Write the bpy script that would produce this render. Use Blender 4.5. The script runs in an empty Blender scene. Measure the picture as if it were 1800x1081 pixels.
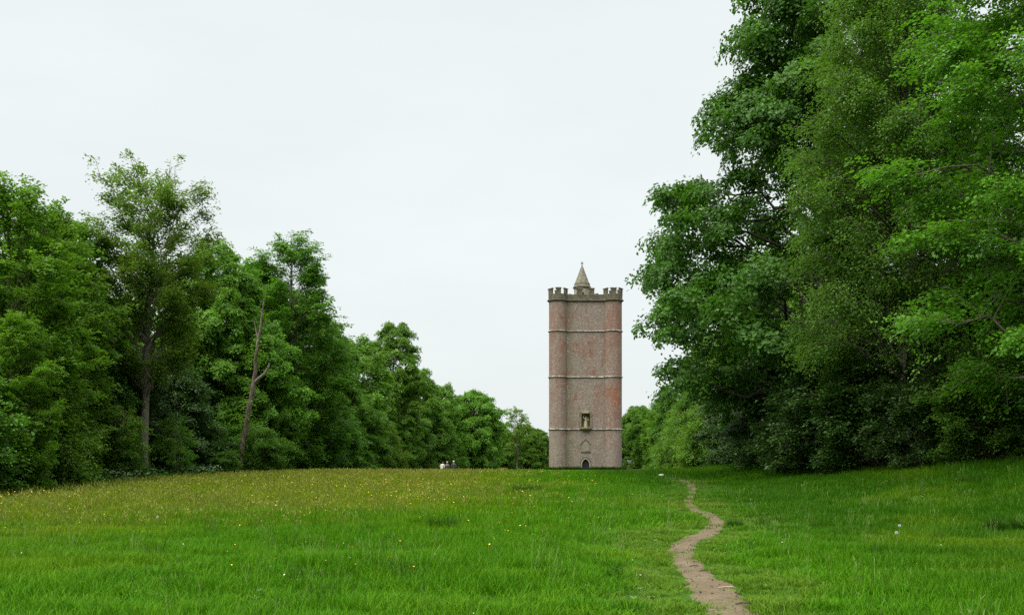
import bpy, bmesh, math, random
import numpy as np
from mathutils import Vector, Matrix
R = math.radians
scene = bpy.context.scene
C = scene.collection

# ------------------------------------------------------------------ camera
cam_d = bpy.data.cameras.new('camera'); cam = bpy.data.objects.new('camera', cam_d); C.objects.link(cam)
cam_d.sensor_width = 36.0; cam_d.lens = 35.0; cam_d.shift_y = 0.1525
cam_d.clip_start = 0.1; cam_d.clip_end = 6000
cam.location = (0, 0, 1.65); cam.rotation_euler = (R(90), 0, 0)
scene.camera = cam

# ------------------------------------------------------------------ sky, sun, exposure
SUN_EL, SUN_AZ = R(66), R(-130)          # high, behind the camera and to the left, veiled by cloud
world = bpy.data.worlds.new('World'); scene.world = world; world.use_nodes = True
wt = world.node_tree; wt.nodes.clear()
wout = wt.nodes.new('ShaderNodeOutputWorld'); wbg = wt.nodes.new('ShaderNodeBackground'); wbg.inputs['Strength'].default_value = 0.1
sky = wt.nodes.new('ShaderNodeTexSky'); sky.sky_type = 'NISHITA'; sky.sun_disc = False
sky.sun_elevation = SUN_EL; sky.sun_rotation = SUN_AZ; sky.dust_density = 3.0
wtc = wt.nodes.new('ShaderNodeTexCoord')
wmap = wt.nodes.new('ShaderNodeMapping'); wmap.inputs['Scale'].default_value = (1.0, 1.0, 3.2)
wn = wt.nodes.new('ShaderNodeTexNoise'); wn.inputs['Scale'].default_value = 2.3; wn.inputs['Detail'].default_value = 5; wn.inputs['Roughness'].default_value = 0.5
wr = wt.nodes.new('ShaderNodeValToRGB')
wr.color_ramp.elements[0].position = 0.3; wr.color_ramp.elements[0].color = (1.63, 1.735, 1.735, 1)
wr.color_ramp.elements[1].position = 0.7; wr.color_ramp.elements[1].color = (1.81, 1.905, 1.87, 1)
wm = wt.nodes.new('ShaderNodeMixRGB'); wm.inputs[0].default_value = 0.97     # closed cloud cover over the clear sky
L = wt.links.new
L(wtc.outputs['Generated'], wmap.inputs[0]); L(wmap.outputs[0], wn.inputs['Vector']); L(wn.outputs['Fac'], wr.inputs[0])
L(sky.outputs[0], wm.inputs[1]); L(wr.outputs[0], wm.inputs[2]); L(wm.outputs[0], wbg.inputs[0]); L(wbg.outputs[0], wout.inputs[0])
sun_d = bpy.data.lights.new('sun', 'SUN'); sun = bpy.data.objects.new('sun', sun_d); C.objects.link(sun)
sun_d.energy = 1.5; sun_d.angle = R(80); sun_d.color = (1.0, 0.97, 0.9)
sd = Vector((math.sin(SUN_AZ) * math.cos(SUN_EL), math.cos(SUN_AZ) * math.cos(SUN_EL), math.sin(SUN_EL)))
sun.rotation_euler = sd.to_track_quat('Z', 'Y').to_euler()
sun.location = sd * 100
vs = scene.view_settings
vs.view_transform = 'Standard'; vs.look = 'None'; vs.exposure = 2.3; vs.gamma = 1.0; vs.use_curve_mapping = False
scene.render.engine = 'CYCLES'
cy = scene.cycles
cy.max_bounces = 5; cy.diffuse_bounces = 3; cy.glossy_bounces = 2; cy.transmission_bounces = 3; cy.transparent_max_bounces = 4
cy.use_denoising = False; cy.caustics_reflective = False; cy.caustics_refractive = False
scene.render.use_persistent_data = False

# ------------------------------------------------------------------ helpers
def sstep(a, b, v):
    t = np.clip((v - a) / (b - a), 0, 1)
    return t * t * (3 - 2 * t)

def vnoise(x, y, s, seed=0):
    """cheap smooth value noise, vectorised"""
    x = np.asarray(x, float) / s; y = np.asarray(y, float) / s
    xi = np.floor(x); yi = np.floor(y); fx = x - xi; fy = y - yi
    fx = fx * fx * (3 - 2 * fx); fy = fy * fy * (3 - 2 * fy)
    def h(a, b):
        v = np.sin(a * 127.1 + b * 311.7 + seed * 74.7) * 43758.5453
        return v - np.floor(v)
    return (h(xi, yi) * (1 - fx) + h(xi + 1, yi) * fx) * (1 - fy) + (h(xi, yi + 1) * (1 - fx) + h(xi + 1, yi + 1) * fx) * fy

def gz(x, y):
    """height of the land"""
    x = np.asarray(x, float); y = np.asarray(y, float)
    z = 0.84 * sstep(18, 76, y) - 0.69 * sstep(80, 108, y)
    z = z + 2.0 * sstep(9, 26, x) * (1 - 0.62 * sstep(40, 78, y)) * (1 - sstep(90, 160, y))
    z = z - 0.25 * sstep(-14, -26, x) * sstep(10, 40, y) * (1 - sstep(90, 140, y))
    near = 1 - sstep(60, 140, y)
    z = z + near * (0.10 * (vnoise(x, y, 3.1, 1) - 0.5) + 0.05 * (vnoise(x, y, 0.9, 2) - 0.5))
    return z
def gzf(x, y): return float(gz(x, y))

def mesh_np(name, V, F, mats=(), tint=None, smooth=False, fmat=None):
    """F: (n,k) int array (k = 3 or 4)"""
    me = bpy.data.meshes.new(name)
    V = np.ascontiguousarray(V, np.float32); F = np.ascontiguousarray(F, np.int32)
    n, k = F.shape
    me.vertices.add(len(V)); me.vertices.foreach_set('co', V.ravel())
    me.loops.add(n * k); me.loops.foreach_set('vertex_index', F.ravel())
    me.polygons.add(n); me.polygons.foreach_set('loop_start', np.arange(0, n * k, k, dtype=np.int32))
    me.polygons.foreach_set('use_smooth', np.full(n, smooth, bool))
    if fmat is not None: me.polygons.foreach_set('material_index', np.asarray(fmat, np.int32))
    if tint is not None:
        a = me.attributes.new('tint', 'FLOAT', 'FACE'); a.data.foreach_set('value', np.ascontiguousarray(tint, np.float32))
    for m in mats: me.materials.append(m)
    me.update(calc_edges=True)
    return me

def link(name, data, parent=None, **props):
    o = bpy.data.objects.new(name, data); C.objects.link(o)
    if parent is not None: o.parent = parent
    for k, v in props.items():
        if v is not None: o[k] = v
    return o
def thing(name, label, cat, loc=(0, 0, 0), rz=0.0, group=None, sc=1.0):
    o = link(name, None, label=label, category=cat, group=group)
    o.location = loc; o.rotation_euler = (0, 0, rz); o.scale = (sc, sc, sc); o.empty_display_size = 0.3
    return o
def bm_obj(name, bm, mat, parent=None, smooth=False, **props):
    me = bpy.data.meshes.new(name); bm.normal_update(); bm.to_mesh(me); bm.free()
    if mat is not None: me.materials.append(mat)
    if smooth:
        for p in me.polygons: p.use_smooth = True
    return link(name, me, parent, **props)
def bm_box(bm, x0, x1, y0, y1, z0, z1):
    v = [bm.verts.new(p) for p in ((x0,y0,z0),(x1,y0,z0),(x1,y1,z0),(x0,y1,z0),(x0,y0,z1),(x1,y0,z1),(x1,y1,z1),(x0,y1,z1))]
    for f in ((0,3,2,1),(4,5,6,7),(0,1,5,4),(1,2,6,5),(2,3,7,6),(3,0,4,7)): bm.faces.new([v[i] for i in f])
    return v

# ------------------------------------------------------------------ materials
def mat_new(name):
    m = bpy.data.materials.new(name); m.use_nodes = True
    nt = m.node_tree; nt.nodes.clear()
    return m, nt, nt.nodes.new, nt.links.new
def ramp(N, stops):
    r = N('ShaderNodeValToRGB'); e = r.color_ramp.elements
    while len(e) < len(stops): e.new(0.5)
    for i, (p, c) in enumerate(stops): e[i].position = p; e[i].color = (*c, 1)
    return r
def noise(N, Lk, scale, detail=4, rough=0.55, vec=None):
    n = N('ShaderNodeTexNoise'); n.inputs['Scale'].default_value = scale; n.inputs['Detail'].default_value = detail; n.inputs['Roughness'].default_value = rough
    if vec is not None: Lk(vec, n.inputs['Vector'])
    return n
def mixc(N, Lk, fac, a, b, mode='MIX'):
    m = N('ShaderNodeMixRGB'); m.blend_type = mode
    for i, v in enumerate((fac, a, b)):
        if hasattr(v, 'is_output') or isinstance(v, bpy.types.NodeSocket): Lk(v, m.inputs[i])
        elif isinstance(v, (int, float)): m.inputs[i].default_value = v
        else: m.inputs[i].default_value = (*v, 1)
    return m.outputs[0]

def leaf_mat(name, stops, trans=0.30, spec=0.35, rough=0.42):
    m, nt, N, Lk = mat_new(name)
    at = N('ShaderNodeAttribute'); at.attribute_name = 'tint'
    oi = N('ShaderNodeObjectInfo')
    rp = ramp(N, stops); Lk(at.outputs['Fac'], rp.inputs[0])
    hv = N('ShaderNodeHueSaturation'); Lk(rp.outputs[0], hv.inputs['Color'])
    mr = N('ShaderNodeMapRange'); mr.inputs[3].default_value = 0.82; mr.inputs[4].default_value = 1.18
    Lk(oi.outputs['Random'], mr.inputs[0]); Lk(mr.outputs[0], hv.inputs['Value'])
    mh = N('ShaderNodeMapRange'); mh.inputs[3].default_value = 0.496; mh.inputs[4].default_value = 0.506
    Lk(oi.outputs['Random'], mh.inputs[0]); Lk(mh.outputs[0], hv.inputs['Hue'])
    p = N('ShaderNodeBsdfPrincipled'); p.inputs['Roughness'].default_value = rough; p.inputs['Specular IOR Level'].default_value = spec
    Lk(hv.outputs[0], p.inputs['Base Color'])
    t = N('ShaderNodeBsdfTranslucent'); tc = mixc(N, Lk, 1.0, hv.outputs[0], (1.25, 1.3, 0.6), 'MULTIPLY'); Lk(tc, t.inputs[0])
    ms = N('ShaderNodeMixShader'); ms.inputs[0].default_value = trans
    Lk(p.outputs[0], ms.inputs[1]); Lk(t.outputs[0], ms.inputs[2])
    o = N('ShaderNodeOutputMaterial'); Lk(ms.outputs[0], o.inputs[0])
    return m
LEAF = {
 'oak':   leaf_mat('oak_leaf',   [(0, (.032, .092, .010)), (.5, (.052, .142, .014)), (1, (.085, .205, .022))], trans=.40, spec=.22),
 'birch': leaf_mat('birch_leaf', [(0, (.070, .165, .022)), (.5, (.102, .228, .030)), (1, (.150, .300, .048))], trans=.44, spec=.22),
 'beech': leaf_mat('beech_leaf', [(0, (.056, .150, .012)), (.5, (.090, .225, .018)), (1, (.145, .315, .034))], trans=.44, spec=.28),
 'ash':   leaf_mat('ash_leaf',   [(0, (.080, .165, .018)), (.5, (.118, .230, .026)), (1, (.170, .300, .042))], trans=.46, spec=.22),
 'wood':  leaf_mat('hornbeam_leaf', [(0, (.070, .165, .015)), (.5, (.106, .232, .022)), (1, (.158, .310, .034))], trans=.45, spec=.22),
 'dark':  leaf_mat('shade_leaf', [(0, (.050, .128, .015)), (.5, (.076, .178, .020)), (1, (.114, .240, .030))], trans=.42, spec=.22),
 'bright':leaf_mat('young_leaf', [(0, (.075, .170, .012)), (.5, (.112, .235, .018)), (1, (.160, .305, .030))], trans=.46, spec=.24),
}
LEAF['understorey_shade'] = leaf_mat('shaded_understorey_leaf', [(0, (.022, .058, .010)), (.5, (.034, .085, .013)), (1, (.058, .125, .020))], trans=.25, spec=.3)  # dark understorey leaf, shade of the overhanging crowns put into the colour
def bark_mat(name, c0, c1, scale=3.0):
    m, nt, N, Lk = mat_new(name)
    tc = N('ShaderNodeTexCoord'); mp = N('ShaderNodeMapping'); mp.inputs['Scale'].default_value = (1, 1, .25); Lk(tc.outputs['Object'], mp.inputs[0])
    n = noise(N, Lk, scale * 3, 6, .7, mp.outputs[0]); rp = ramp(N, [(.35, c0), (.65, c1)]); Lk(n.outputs['Fac'], rp.inputs[0])
    p = N('ShaderNodeBsdfPrincipled'); p.inputs['Roughness'].default_value = .9; p.inputs['Specular IOR Level'].default_value = .2; Lk(rp.outputs[0], p.inputs['Base Color'])
    b = N('ShaderNodeBump'); b.inputs['Strength'].default_value = .6; b.inputs['Distance'].default_value = .05; Lk(n.outputs['Fac'], b.inputs['Height']); Lk(b.outputs[0], p.inputs['Normal'])
    o = N('ShaderNodeOutputMaterial'); Lk(p.outputs[0], o.inputs[0]); return m
BARK = {'grey': bark_mat('grey_bark', (.075, .060, .045), (.17, .145, .115)),
        'brown': bark_mat('brown_bark', (.034, .029, .024), (.085, .072, .058)),
        'pale': bark_mat('pale_dead_wood', (.09, .07, .05), (.27, .22, .165)),
        'ash': bark_mat('ash_bark', (.10, .085, .065), (.26, .225, .18)), 'birch': bark_mat('birch_bark', (.10, .09, .08), (.42, .40, .37))}
def plain(name, col, rough=.8, spec=.25, var=.25, scale=20):
    m, nt, N, Lk = mat_new(name)
    tc = N('ShaderNodeTexCoord'); n = noise(N, Lk, scale, 4, .6, tc.outputs['Object'])
    rp = ramp(N, [(.3, tuple(c * (1 - var) for c in col)), (.7, tuple(min(1, c * (1 + var)) for c in col))]); Lk(n.outputs['Fac'], rp.inputs[0])
    p = N('ShaderNodeBsdfPrincipled'); p.inputs['Roughness'].default_value = rough; p.inputs['Specular IOR Level'].default_value = spec; Lk(rp.outputs[0], p.inputs['Base Color'])
    o = N('ShaderNodeOutputMaterial'); Lk(p.outputs[0], o.inputs[0]); return m

def zone_colour(N, Lk):
    """grass colour by place: green sward, tawny flowering meadow, rank dark margin under the trees, trodden strip by the path"""
    g = N('ShaderNodeNewGeometry'); sx = N('ShaderNodeSeparateXYZ'); Lk(g.outputs['Position'], sx.inputs[0])
    X, Y = sx.outputs[0], sx.outputs[1]
    n1 = noise(N, Lk, .16, 3, .5, g.outputs['Position']); n2 = noise(N, Lk, 1.1, 3, .6, g.outputs['Position'])
    def mr(v, a, b, c=0, d=1):
        m = N('ShaderNodeMapRange'); m.interpolation_type = 'SMOOTHSTEP'
        for i, q in ((1, a), (2, b), (3, c), (4, d)): m.inputs[i].default_value = q
        Lk(v, m.inputs[0]); return m.outputs[0]
    def math_(op, a, b=None):
        m = N('ShaderNodeMath'); m.operation = op
        for i, q in enumerate((a, b)):
            if q is None: continue
            if isinstance(q, (int, float)): m.inputs[i].default_value = q
            else: Lk(q, m.inputs[i])
        return m.outputs[0]
    jit = math_('ADD', math_('MULTIPLY', math_('SUBTRACT', n1.outputs['Fac'], .5), 26.0), math_('MULTIPLY', math_('SUBTRACT', n2.outputs['Fac'], .5), 9.0))
    Yj = math_('ADD', Y, jit); Xj = math_('ADD', X, math_('MULTIPLY', jit, .5))
    lim = math_('ADD', math_('MULTIPLY', X, .42), 0)              # meadow starts nearer on the left
    d = math_('SUBTRACT', Yj, lim)
    mead = math_('MULTIPLY', mr(d, 23, 38), math_('MULTIPLY', mr(Xj, 3.5, -5.0), mr(Xj, -23, -19.5)))
    return g, X, Y, n1.outputs['Fac'], n2.outputs['Fac'], mead, mr, math_

def grass_mat(name, green, tawny, tip=True):
    m, nt, N, Lk = mat_new(name)
    g, X, Y, n1, n2, mead, mr, math_ = zone_colour(N, Lk)
    oi = N('ShaderNodeObjectInfo')
    at = N('ShaderNodeAttribute'); at.attribute_name = 'tint'
    rp = ramp(N, [(.22, green[0]), (.48, green[1]), (.72, green[2]), (.9, tuple(v * q for v, q in zip(green[2], (1.9, 1.45, 3.0))))])
    f = math_('ADD', math_('MULTIPLY', n2, .45), math_('ADD', math_('MULTIPLY', oi.outputs['Random'], .2), math_('MULTIPLY', at.outputs['Fac'], .38))); Lk(f, rp.inputs[0])
    rt = ramp(N, [(.25, tawny[0]), (.75, tawny[1])]); Lk(f, rt.inputs[0])
    cr = mixc(N, Lk, math_('MULTIPLY', mr(math_('ADD', X, math_('MULTIPLY', n1, 6.0)), 6.5, 12.0), .8), rp.outputs[0], green[3])       # ranker sward on the right bank, tree shade put into its duller colour
    cy_ = mixc(N, Lk, mr(n1, .52, .66, 0, .55), cr, (green[2][0] * 1.25, green[2][1] * .92, green[2][2]))                                  # yellower patches
    c = mixc(N, Lk, math_('MULTIPLY', mead, .78), cy_, rt.outputs[0])
    p = N('ShaderNodeBsdfPrincipled'); p.inputs['Roughness'].default_value = .5; p.inputs['Specular IOR Level'].default_value = .06; Lk(c, p.inputs['Base Color'])
    t = N('ShaderNodeBsdfTranslucent'); Lk(c, t.inputs[0])
    ms = N('ShaderNodeMixShader'); ms.inputs[0].default_value = .35; Lk(p.outputs[0], ms.inputs[1]); Lk(t.outputs[0], ms.inputs[2])
    o = N('ShaderNodeOutputMaterial'); Lk(ms.outputs[0], o.inputs[0]); return m
GRASS = grass_mat('grass_blade', [(.032, .126, .002), (.056, .182, .003), (.098, .236, .006), (.030, .104, .003)], [(.118, .178, .004), (.205, .262, .008)])
GRASS_SHORT = grass_mat('short_grass_blade', [(.050, .125, .005), (.080, .170, .008), (.125, .215, .018), (.05, .125, .010)], [(.10, .16, .02), (.16, .19, .03)])
GRASS_DARK = grass_mat('rank_grass_blade', [(.020, .070, .004), (.034, .100, .005), (.058, .140, .010), (.030, .085, .006)], [(.030, .085, .006), (.05, .115, .010)])

def ground_mat():
    m, nt, N, Lk = mat_new('turf_and_litter')
    g, X, Y, n1, n2, mead, mr, math_ = zone_colour(N, Lk)
    rp = ramp(N, [(.3, (.020, .060, .004)), (.7, (.042, .100, .006))]); Lk(n2, rp.inputs[0])
    c = mixc(N, Lk, mead, rp.outputs[0], (.060, .080, .008))
    nf = noise(N, Lk, 9, 5, .65, g.outputs['Position'])
    lit = ramp(N, [(.3, (.018, .014, .009)), (.7, (.050, .036, .022))]); Lk(nf.outputs['Fac'], lit.inputs[0])
    xj = math_('ADD', X, math_('MULTIPLY', math_('SUBTRACT', n1, .5), 3.0))
    wood = math_('MAXIMUM', mr(xj, -22.5, -24.5), mr(xj, 19.5, 22.0))
    c = mixc(N, Lk, wood, c, lit.outputs[0])
    p = N('ShaderNodeBsdfPrincipled'); p.inputs['Roughness'].default_value = .95; p.inputs['Specular IOR Level'].default_value = .1; Lk(c, p.inputs['Base Color'])
    b = N('ShaderNodeBump'); b.inputs['Strength'].default_value = .5; b.inputs['Distance'].default_value = .04; Lk(nf.outputs['Fac'], b.inputs['Height']); Lk(b.outputs[0], p.inputs['Normal'])
    o = N('ShaderNodeOutputMaterial'); Lk(p.outputs[0], o.inputs[0]); return m

def dirt_mat():
    m, nt, N, Lk = mat_new('bare_earth')
    g = N('ShaderNodeNewGeometry')
    a = noise(N, Lk, 1.6, 4, .6, g.outputs['Position']); b_ = noise(N, Lk, 22, 5, .7, g.outputs['Position'])
    r1 = ramp(N, [(.3, (.106, .081, .052)), (.7, (.170, .134, .090))]); Lk(a.outputs['Fac'], r1.inputs[0])
    r2 = ramp(N, [(.30, (.5, .47, .45)), (.46, (1, 1, 1)), (.72, (1.22, 1.2, 1.16))]); Lk(b_.outputs['Fac'], r2.inputs[0])
    c = mixc(N, Lk, .8, r1.outputs[0], r2.outputs[0], 'MULTIPLY')
    p = N('ShaderNodeBsdfPrincipled'); p.inputs['Roughness'].default_value = .95; p.inputs['Specular IOR Level'].default_value = .1; Lk(c, p.inputs['Base Color'])
    b = N('ShaderNodeBump'); b.inputs['Strength'].default_value = .9; b.inputs['Distance'].default_value = .03; Lk(b_.outputs['Fac'], b.inputs['Height']); Lk(b.outputs[0], p.inputs['Normal'])
    o = N('ShaderNodeOutputMaterial'); Lk(p.outputs[0], o.inputs[0]); return m

def brick_mat():
    m, nt, N, Lk = mat_new('old_brick')
    tc = N('ShaderNodeTexCoord'); co = tc.outputs['Object']
    sx = N('ShaderNodeSeparateXYZ'); Lk(co, sx.inputs[0]); X, Z = sx.outputs[0], sx.outputs[2]
    def mr(v, a, b, c=0, d=1):
        q = N('ShaderNodeMapRange'); q.interpolation_type = 'SMOOTHSTEP'
        for i, w in ((1, a), (2, b), (3, c), (4, d)): q.inputs[i].default_value = w
        Lk(v, q.inputs[0]); return q.outputs[0]
    def mt(op, a, b=None):
        q = N('ShaderNodeMath'); q.operation = op
        for i, w in enumerate((a, b)):
            if w is None: continue
            if isinstance(w, (int, float)): q.inputs[i].default_value = w
            else: Lk(w, q.inputs[i])
        return q.outputs[0]
    big = noise(N, Lk, .22, 4, .55, co).outputs['Fac']
    mid = noise(N, Lk, .9, 5, .6, co).outputs['Fac']
    fine = noise(N, Lk, 3.4, 3, .8, co).outputs['Fac']
    br = ramp(N, [(.25, (.105, .050, .036)), (.45, (.178, .084, .056)), (.6, (.240, .122, .083)), (.8, (.30, .19, .14))]); Lk(fine, br.inputs[0])
    # greyer weathered centre face, redder turrets
    ax = mt('ABSOLUTE', X)
    turret = mr(ax, 4.2, 5.2)
    grey_amt = mt('ADD', mt('MULTIPLY', mr(mid, .36, .64), .50), mt('MULTIPLY', mr(big, .40, .58), .60))
    strk = N('ShaderNodeMapping'); strk.inputs['Scale'].default_value = (1.3, 1.3, .12); Lk(co, strk.inputs[0])
    streak = noise(N, Lk, .9, 4, .6, strk.outputs[0]).outputs['Fac']
    grey_amt = mt('ADD', grey_amt, mt('MULTIPLY', mr(streak, .48, .68), .35))
    grey_amt = mt('MULTIPLY', grey_amt, mt('SUBTRACT', 1.0, mt('MULTIPLY', turret, .42)))
    grey_amt = mt('ADD', grey_amt, .17)
    # pale lime wash-out below each string course on the flat face, and round the foot
    wash = None
    for zt in (10.3, 23.6, 35.2, 43.0):
        w = mt('MULTIPLY', mr(Z, zt - 3.6, zt - .2), mr(Z, zt + .25, zt + .05))
        wash = w if wash is None else mt('ADD', wash, w)
    wash = mt('MULTIPLY', wash, mt('SUBTRACT', 1.0, mt('MULTIPLY', turret, .8)))
    wash = mt('MULTIPLY', wash, mr(mid, .25, .6, .2, .75))
    foot = mt('MULTIPLY', mr(Z, 13, 1, 0, .75), mr(mid, .28, .55))
    lime = mt('MINIMUM', mt('ADD', mt('ADD', grey_amt, mt('MULTIPLY', wash, .8)), foot), .92)
    gr = ramp(N, [(.3, (.130, .108, .088)), (.7, (.30, .265, .222))]); Lk(fine, gr.inputs[0])
    c = mixc(N, Lk, lime, br.outputs[0], gr.outputs[0])
    # mossy green-yellow stain down the left return
    moss = mt('MULTIPLY', mt('MULTIPLY', mr(X, -4.9, -4.5), mr(X, -2.6, -4.2)), mr(mid, .3, .6, .15, .6))
    c = mixc(N, Lk, moss, c, (.125, .120, .060))
    # freshly flaked orange brick patch on the right turret
    d1 = mt('ADD', mt('POWER', mt('MULTIPLY', mt('SUBTRACT', X, 7.4), .75), 2.0), mt('POWER', mt('MULTIPLY', mt('SUBTRACT', Z, 18.3), .33), 2.0))
    pt = mt('MULTIPLY', mr(mt('ADD', d1, mt('MULTIPLY', mt('SUBTRACT', mid, .5), 2.2)), 1.3, .1), .85)
    c = mixc(N, Lk, pt, c, (.24, .105, .062))
    # white specks: lime, lichen and put-log holes
    vo = N('ShaderNodeTexVoronoi'); vo.inputs['Scale'].default_value = 2.6; Lk(co, vo.inputs['Vector'])
    vsx = N('ShaderNodeSeparateColor'); Lk(vo.outputs['Color'], vsx.inputs[0])
    spk = mt('MULTIPLY', mr(vo.outputs['Distance'], .34, .18), mr(vsx.outputs[0], .80, .86))
    c = mixc(N, Lk, mt('MULTIPLY', spk, .8), c, (.46, .43, .38))
    drk = mt('MULTIPLY', mr(vo.outputs['Distance'], .36, .2), mr(vsx.outputs[0], .22, .16))
    c = mixc(N, Lk, mt('MULTIPLY', drk, .6), c, (.05, .038, .032))
    p = N('ShaderNodeBsdfPrincipled'); p.inputs['Roughness'].default_value = .95; p.inputs['Specular IOR Level'].default_value = .1; Lk(c, p.inputs['Base Color'])
    b = N('ShaderNodeBump'); b.inputs['Strength'].default_value = .8; b.inputs['Distance'].default_value = .12; Lk(fine, b.inputs['Height']); Lk(b.outputs[0], p.inputs['Normal'])
    o = N('ShaderNodeOutputMaterial'); Lk(p.outputs[0], o.inputs[0]); return m
def stone_mat(name, c0, c1, c2, scale=1.6):
    m, nt, N, Lk = mat_new(name)
    tc = N('ShaderNodeTexCoord')
    n = noise(N, Lk, scale, 6, .7, tc.outputs['Object']); r = ramp(N, [(.32, c0), (.5, c1), (.68, c2)]); Lk(n.outputs['Fac'], r.inputs[0])
    p = N('ShaderNodeBsdfPrincipled'); p.inputs['Roughness'].default_value = .95; p.inputs['Specular IOR Level'].default_value = .1; Lk(r.outputs[0], p.inputs['Base Color'])
    b = N('ShaderNodeBump'); b.inputs['Strength'].default_value = .7; b.inputs['Distance'].default_value = .08; Lk(n.outputs['Fac'], b.inputs['Height']); Lk(b.outputs[0], p.inputs['Normal'])
    o = N('ShaderNodeOutputMaterial'); Lk(p.outputs[0], o.inputs[0]); return m
BRICK = brick_mat()
STONE = stone_mat('lichened_stone', (.052, .048, .033), (.105, .097, .068), (.165, .155, .112))
STONE_P = stone_mat('pale_limestone', (.12, .105, .08), (.24, .22, .165), (.36, .335, .265))
STONE_LIT = stone_mat('lit_ledge_stone', (.085, .075, .055), (.16, .145, .115), (.46, .44, .39), .9)  # pale tone carries the light falling on the string courses' tops
STONE_S = stone_mat('statue_stone', (.07, .062, .035), (.17, .15, .09), (.28, .25, .16), 3)

# ------------------------------------------------------------------ the land
def axis(parts):
    out = []
    for a, b, s in parts: out += list(np.arange(a, b, s))
    return np.array(out + [parts[-1][1]])
gx = axis([(-3000, -400, 260), (-400, -80, 20), (-80, -30, 3), (-30, 30, .75), (30, 80, 3), (80, 400, 20), (400, 3000, 260)])
gy = axis([(-600, -40, 40), (-40, 4, 4), (4, 60, .75), (60, 140, 2), (140, 340, 8), (340, 4000, 180)])
GX, GY = np.meshgrid(gx, gy)
GV = np.stack([GX, GY, gz(GX, GY)], -1).reshape(-1, 3)
nx, ny = len(gx), len(gy)
ii = (np.arange(ny - 1)[:, None] * nx + np.arange(nx - 1)[None, :]).ravel()
GF = np.stack([ii, ii + 1, ii + nx + 1, ii + nx], -1)
link('ground', mesh_np('ground', GV, GF, [ground_mat()], smooth=True), kind='structure')

# path: centre line (x, y, half width)
PATH = np.array([[1.75, 5.5, .30], [2.05, 8.2, .29], [2.36, 10.7, .28], [2.58, 13.0, .28], [2.88, 16.1, .24], [3.22, 18.92, .24], [3.62, 20.75, .22], [4.41, 22.77, .26],
                 [5.11, 25.2, .22], [5.62, 27.42, .18], [5.86, 29.85, .19], [5.98, 32.3, .19], [6.46, 36.5, .16], [7.54, 41.77, .19], [8.99, 49.8, .24], [9.63, 54.2, .20], [10.0, 59, .16], [9.9, 66, .12]])
def smooth_line(P, n):
    """Catmull-Rom through P"""
    out = []
    for i in range(len(P) - 1):
        p0, p1, p2, p3 = P[max(i - 1, 0)], P[i], P[i + 1], P[min(i + 2, len(P) - 1)]
        for t in np.linspace(0, 1, n, endpoint=False):
            out.append(.5 * ((2 * p1) + (-p0 + p2) * t + (2 * p0 - 5 * p1 + 4 * p2 - p3) * t * t + (-p0 + 3 * p1 - 3 * p2 + p3) * t ** 3))
    out.append(P[-1]); return np.array(out)
PL = smooth_line(PATH, 14)
def path_dist(x, y):
    """distance from the path's edge (negative on it)"""
    best = np.full(np.shape(x), 99.0)
    for q in PL[::2]:
        best = np.minimum(best, np.hypot(x - q[0], y - q[1]) - q[2])
    return best
tg = np.gradient(PL[:, :2], axis=0); tg /= np.linalg.norm(tg, axis=1)[:, None]
rng = np.random.default_rng(5)
nrm = np.stack([-tg[:, 1], tg[:, 0]], -1)
rows = []
edge_l = 1 + .5 * (vnoise(np.arange(len(PL)), 0, 2.2, 7) - .5) + .35 * (rng.random(len(PL)) - .5)
edge_r = 1 + .5 * (vnoise(np.arange(len(PL)), 9, 2.2, 8) - .5) + .35 * (rng.random(len(PL)) - .5)
for k, f in enumerate(np.linspace(-1, 1, 9)):
    w = PL[:, 2] * np.where(f < 0, edge_l, edge_r) * 1.04
    xy = PL[:, :2] + nrm * (w * f)[:, None]
    z = gz(xy[:, 0], xy[:, 1]) + .022 - .03 * (1 - f * f) * 0 + .012 * (rng.random(len(PL)) - .5)
    rows.append(np.column_stack([xy, z - (.03 if abs(f) == 1 else 0)]))
PV = np.stack(rows, 1).reshape(-1, 3); m_ = len(PL)
ii = (np.arange(m_ - 1)[:, None] * 9 + np.arange(8)[None, :]).ravel()
link('path', mesh_np('path', PV, np.stack([ii, ii + 9, ii + 10, ii + 1], -1)[:, ::-1], [dirt_mat()], smooth=True), kind='structure')

# ------------------------------------------------------------------ the tower
TX, TY = 18.8, 255.0; TZ = gzf(TX, TY) - .05
tower = thing('brick_tower', 'tall red brick tower with round turrets, battlements and small spire', 'tower', (TX, TY, TZ))
TR, TA, WO = 2.33, 7.0, .75            # turret radius, half the span, how far the flat walls stand out from the turrets' centres
CORN = [(-TA, 0.0), (TA, 0.0), (0.0, TA * math.sqrt(3))]
def outline(d, seg=30):
    """plan of the tower grown outward by d: three flat walls and three round turrets"""
    pts = []
    dirs = [(120, 0), (240, 120), (0, 240)]
    off = math.degrees(math.asin((d + WO) / (TR + d)))
    # going counter-clockwise seen from above: left turret ends on the front wall, ...
    spans = [(60 + off, 360 - off), (180 + off, 480 - off), (-60 + off, 240 - off)]
    for (cx, cy), (a0, a1) in zip(CORN, spans):
        for a in np.linspace(a0, a1, seg): pts.append((cx + (TR + d) * math.cos(R(a)), cy + (TR + d) * math.sin(R(a))))
    return pts
def prism(name, d0, z0, d1, z1, mat, caps=True, seg=30, skip_front=False):
    bm = bmesh.new(); a = outline(d0, seg); b = outline(d1, seg); n = len(a)
    va = [bm.verts.new((x, y, z0)) for x, y in a]; vb = [bm.verts.new((x, y, z1)) for x, y in b]
    for i in range(n):
        if skip_front and i == seg - 1: continue
        j = (i + 1) % n; bm.faces.new((va[i], va[j], vb[j], vb[i]))
    if caps: bm.faces.new(vb); bm.faces.new(va[::-1])
    return bm
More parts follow.
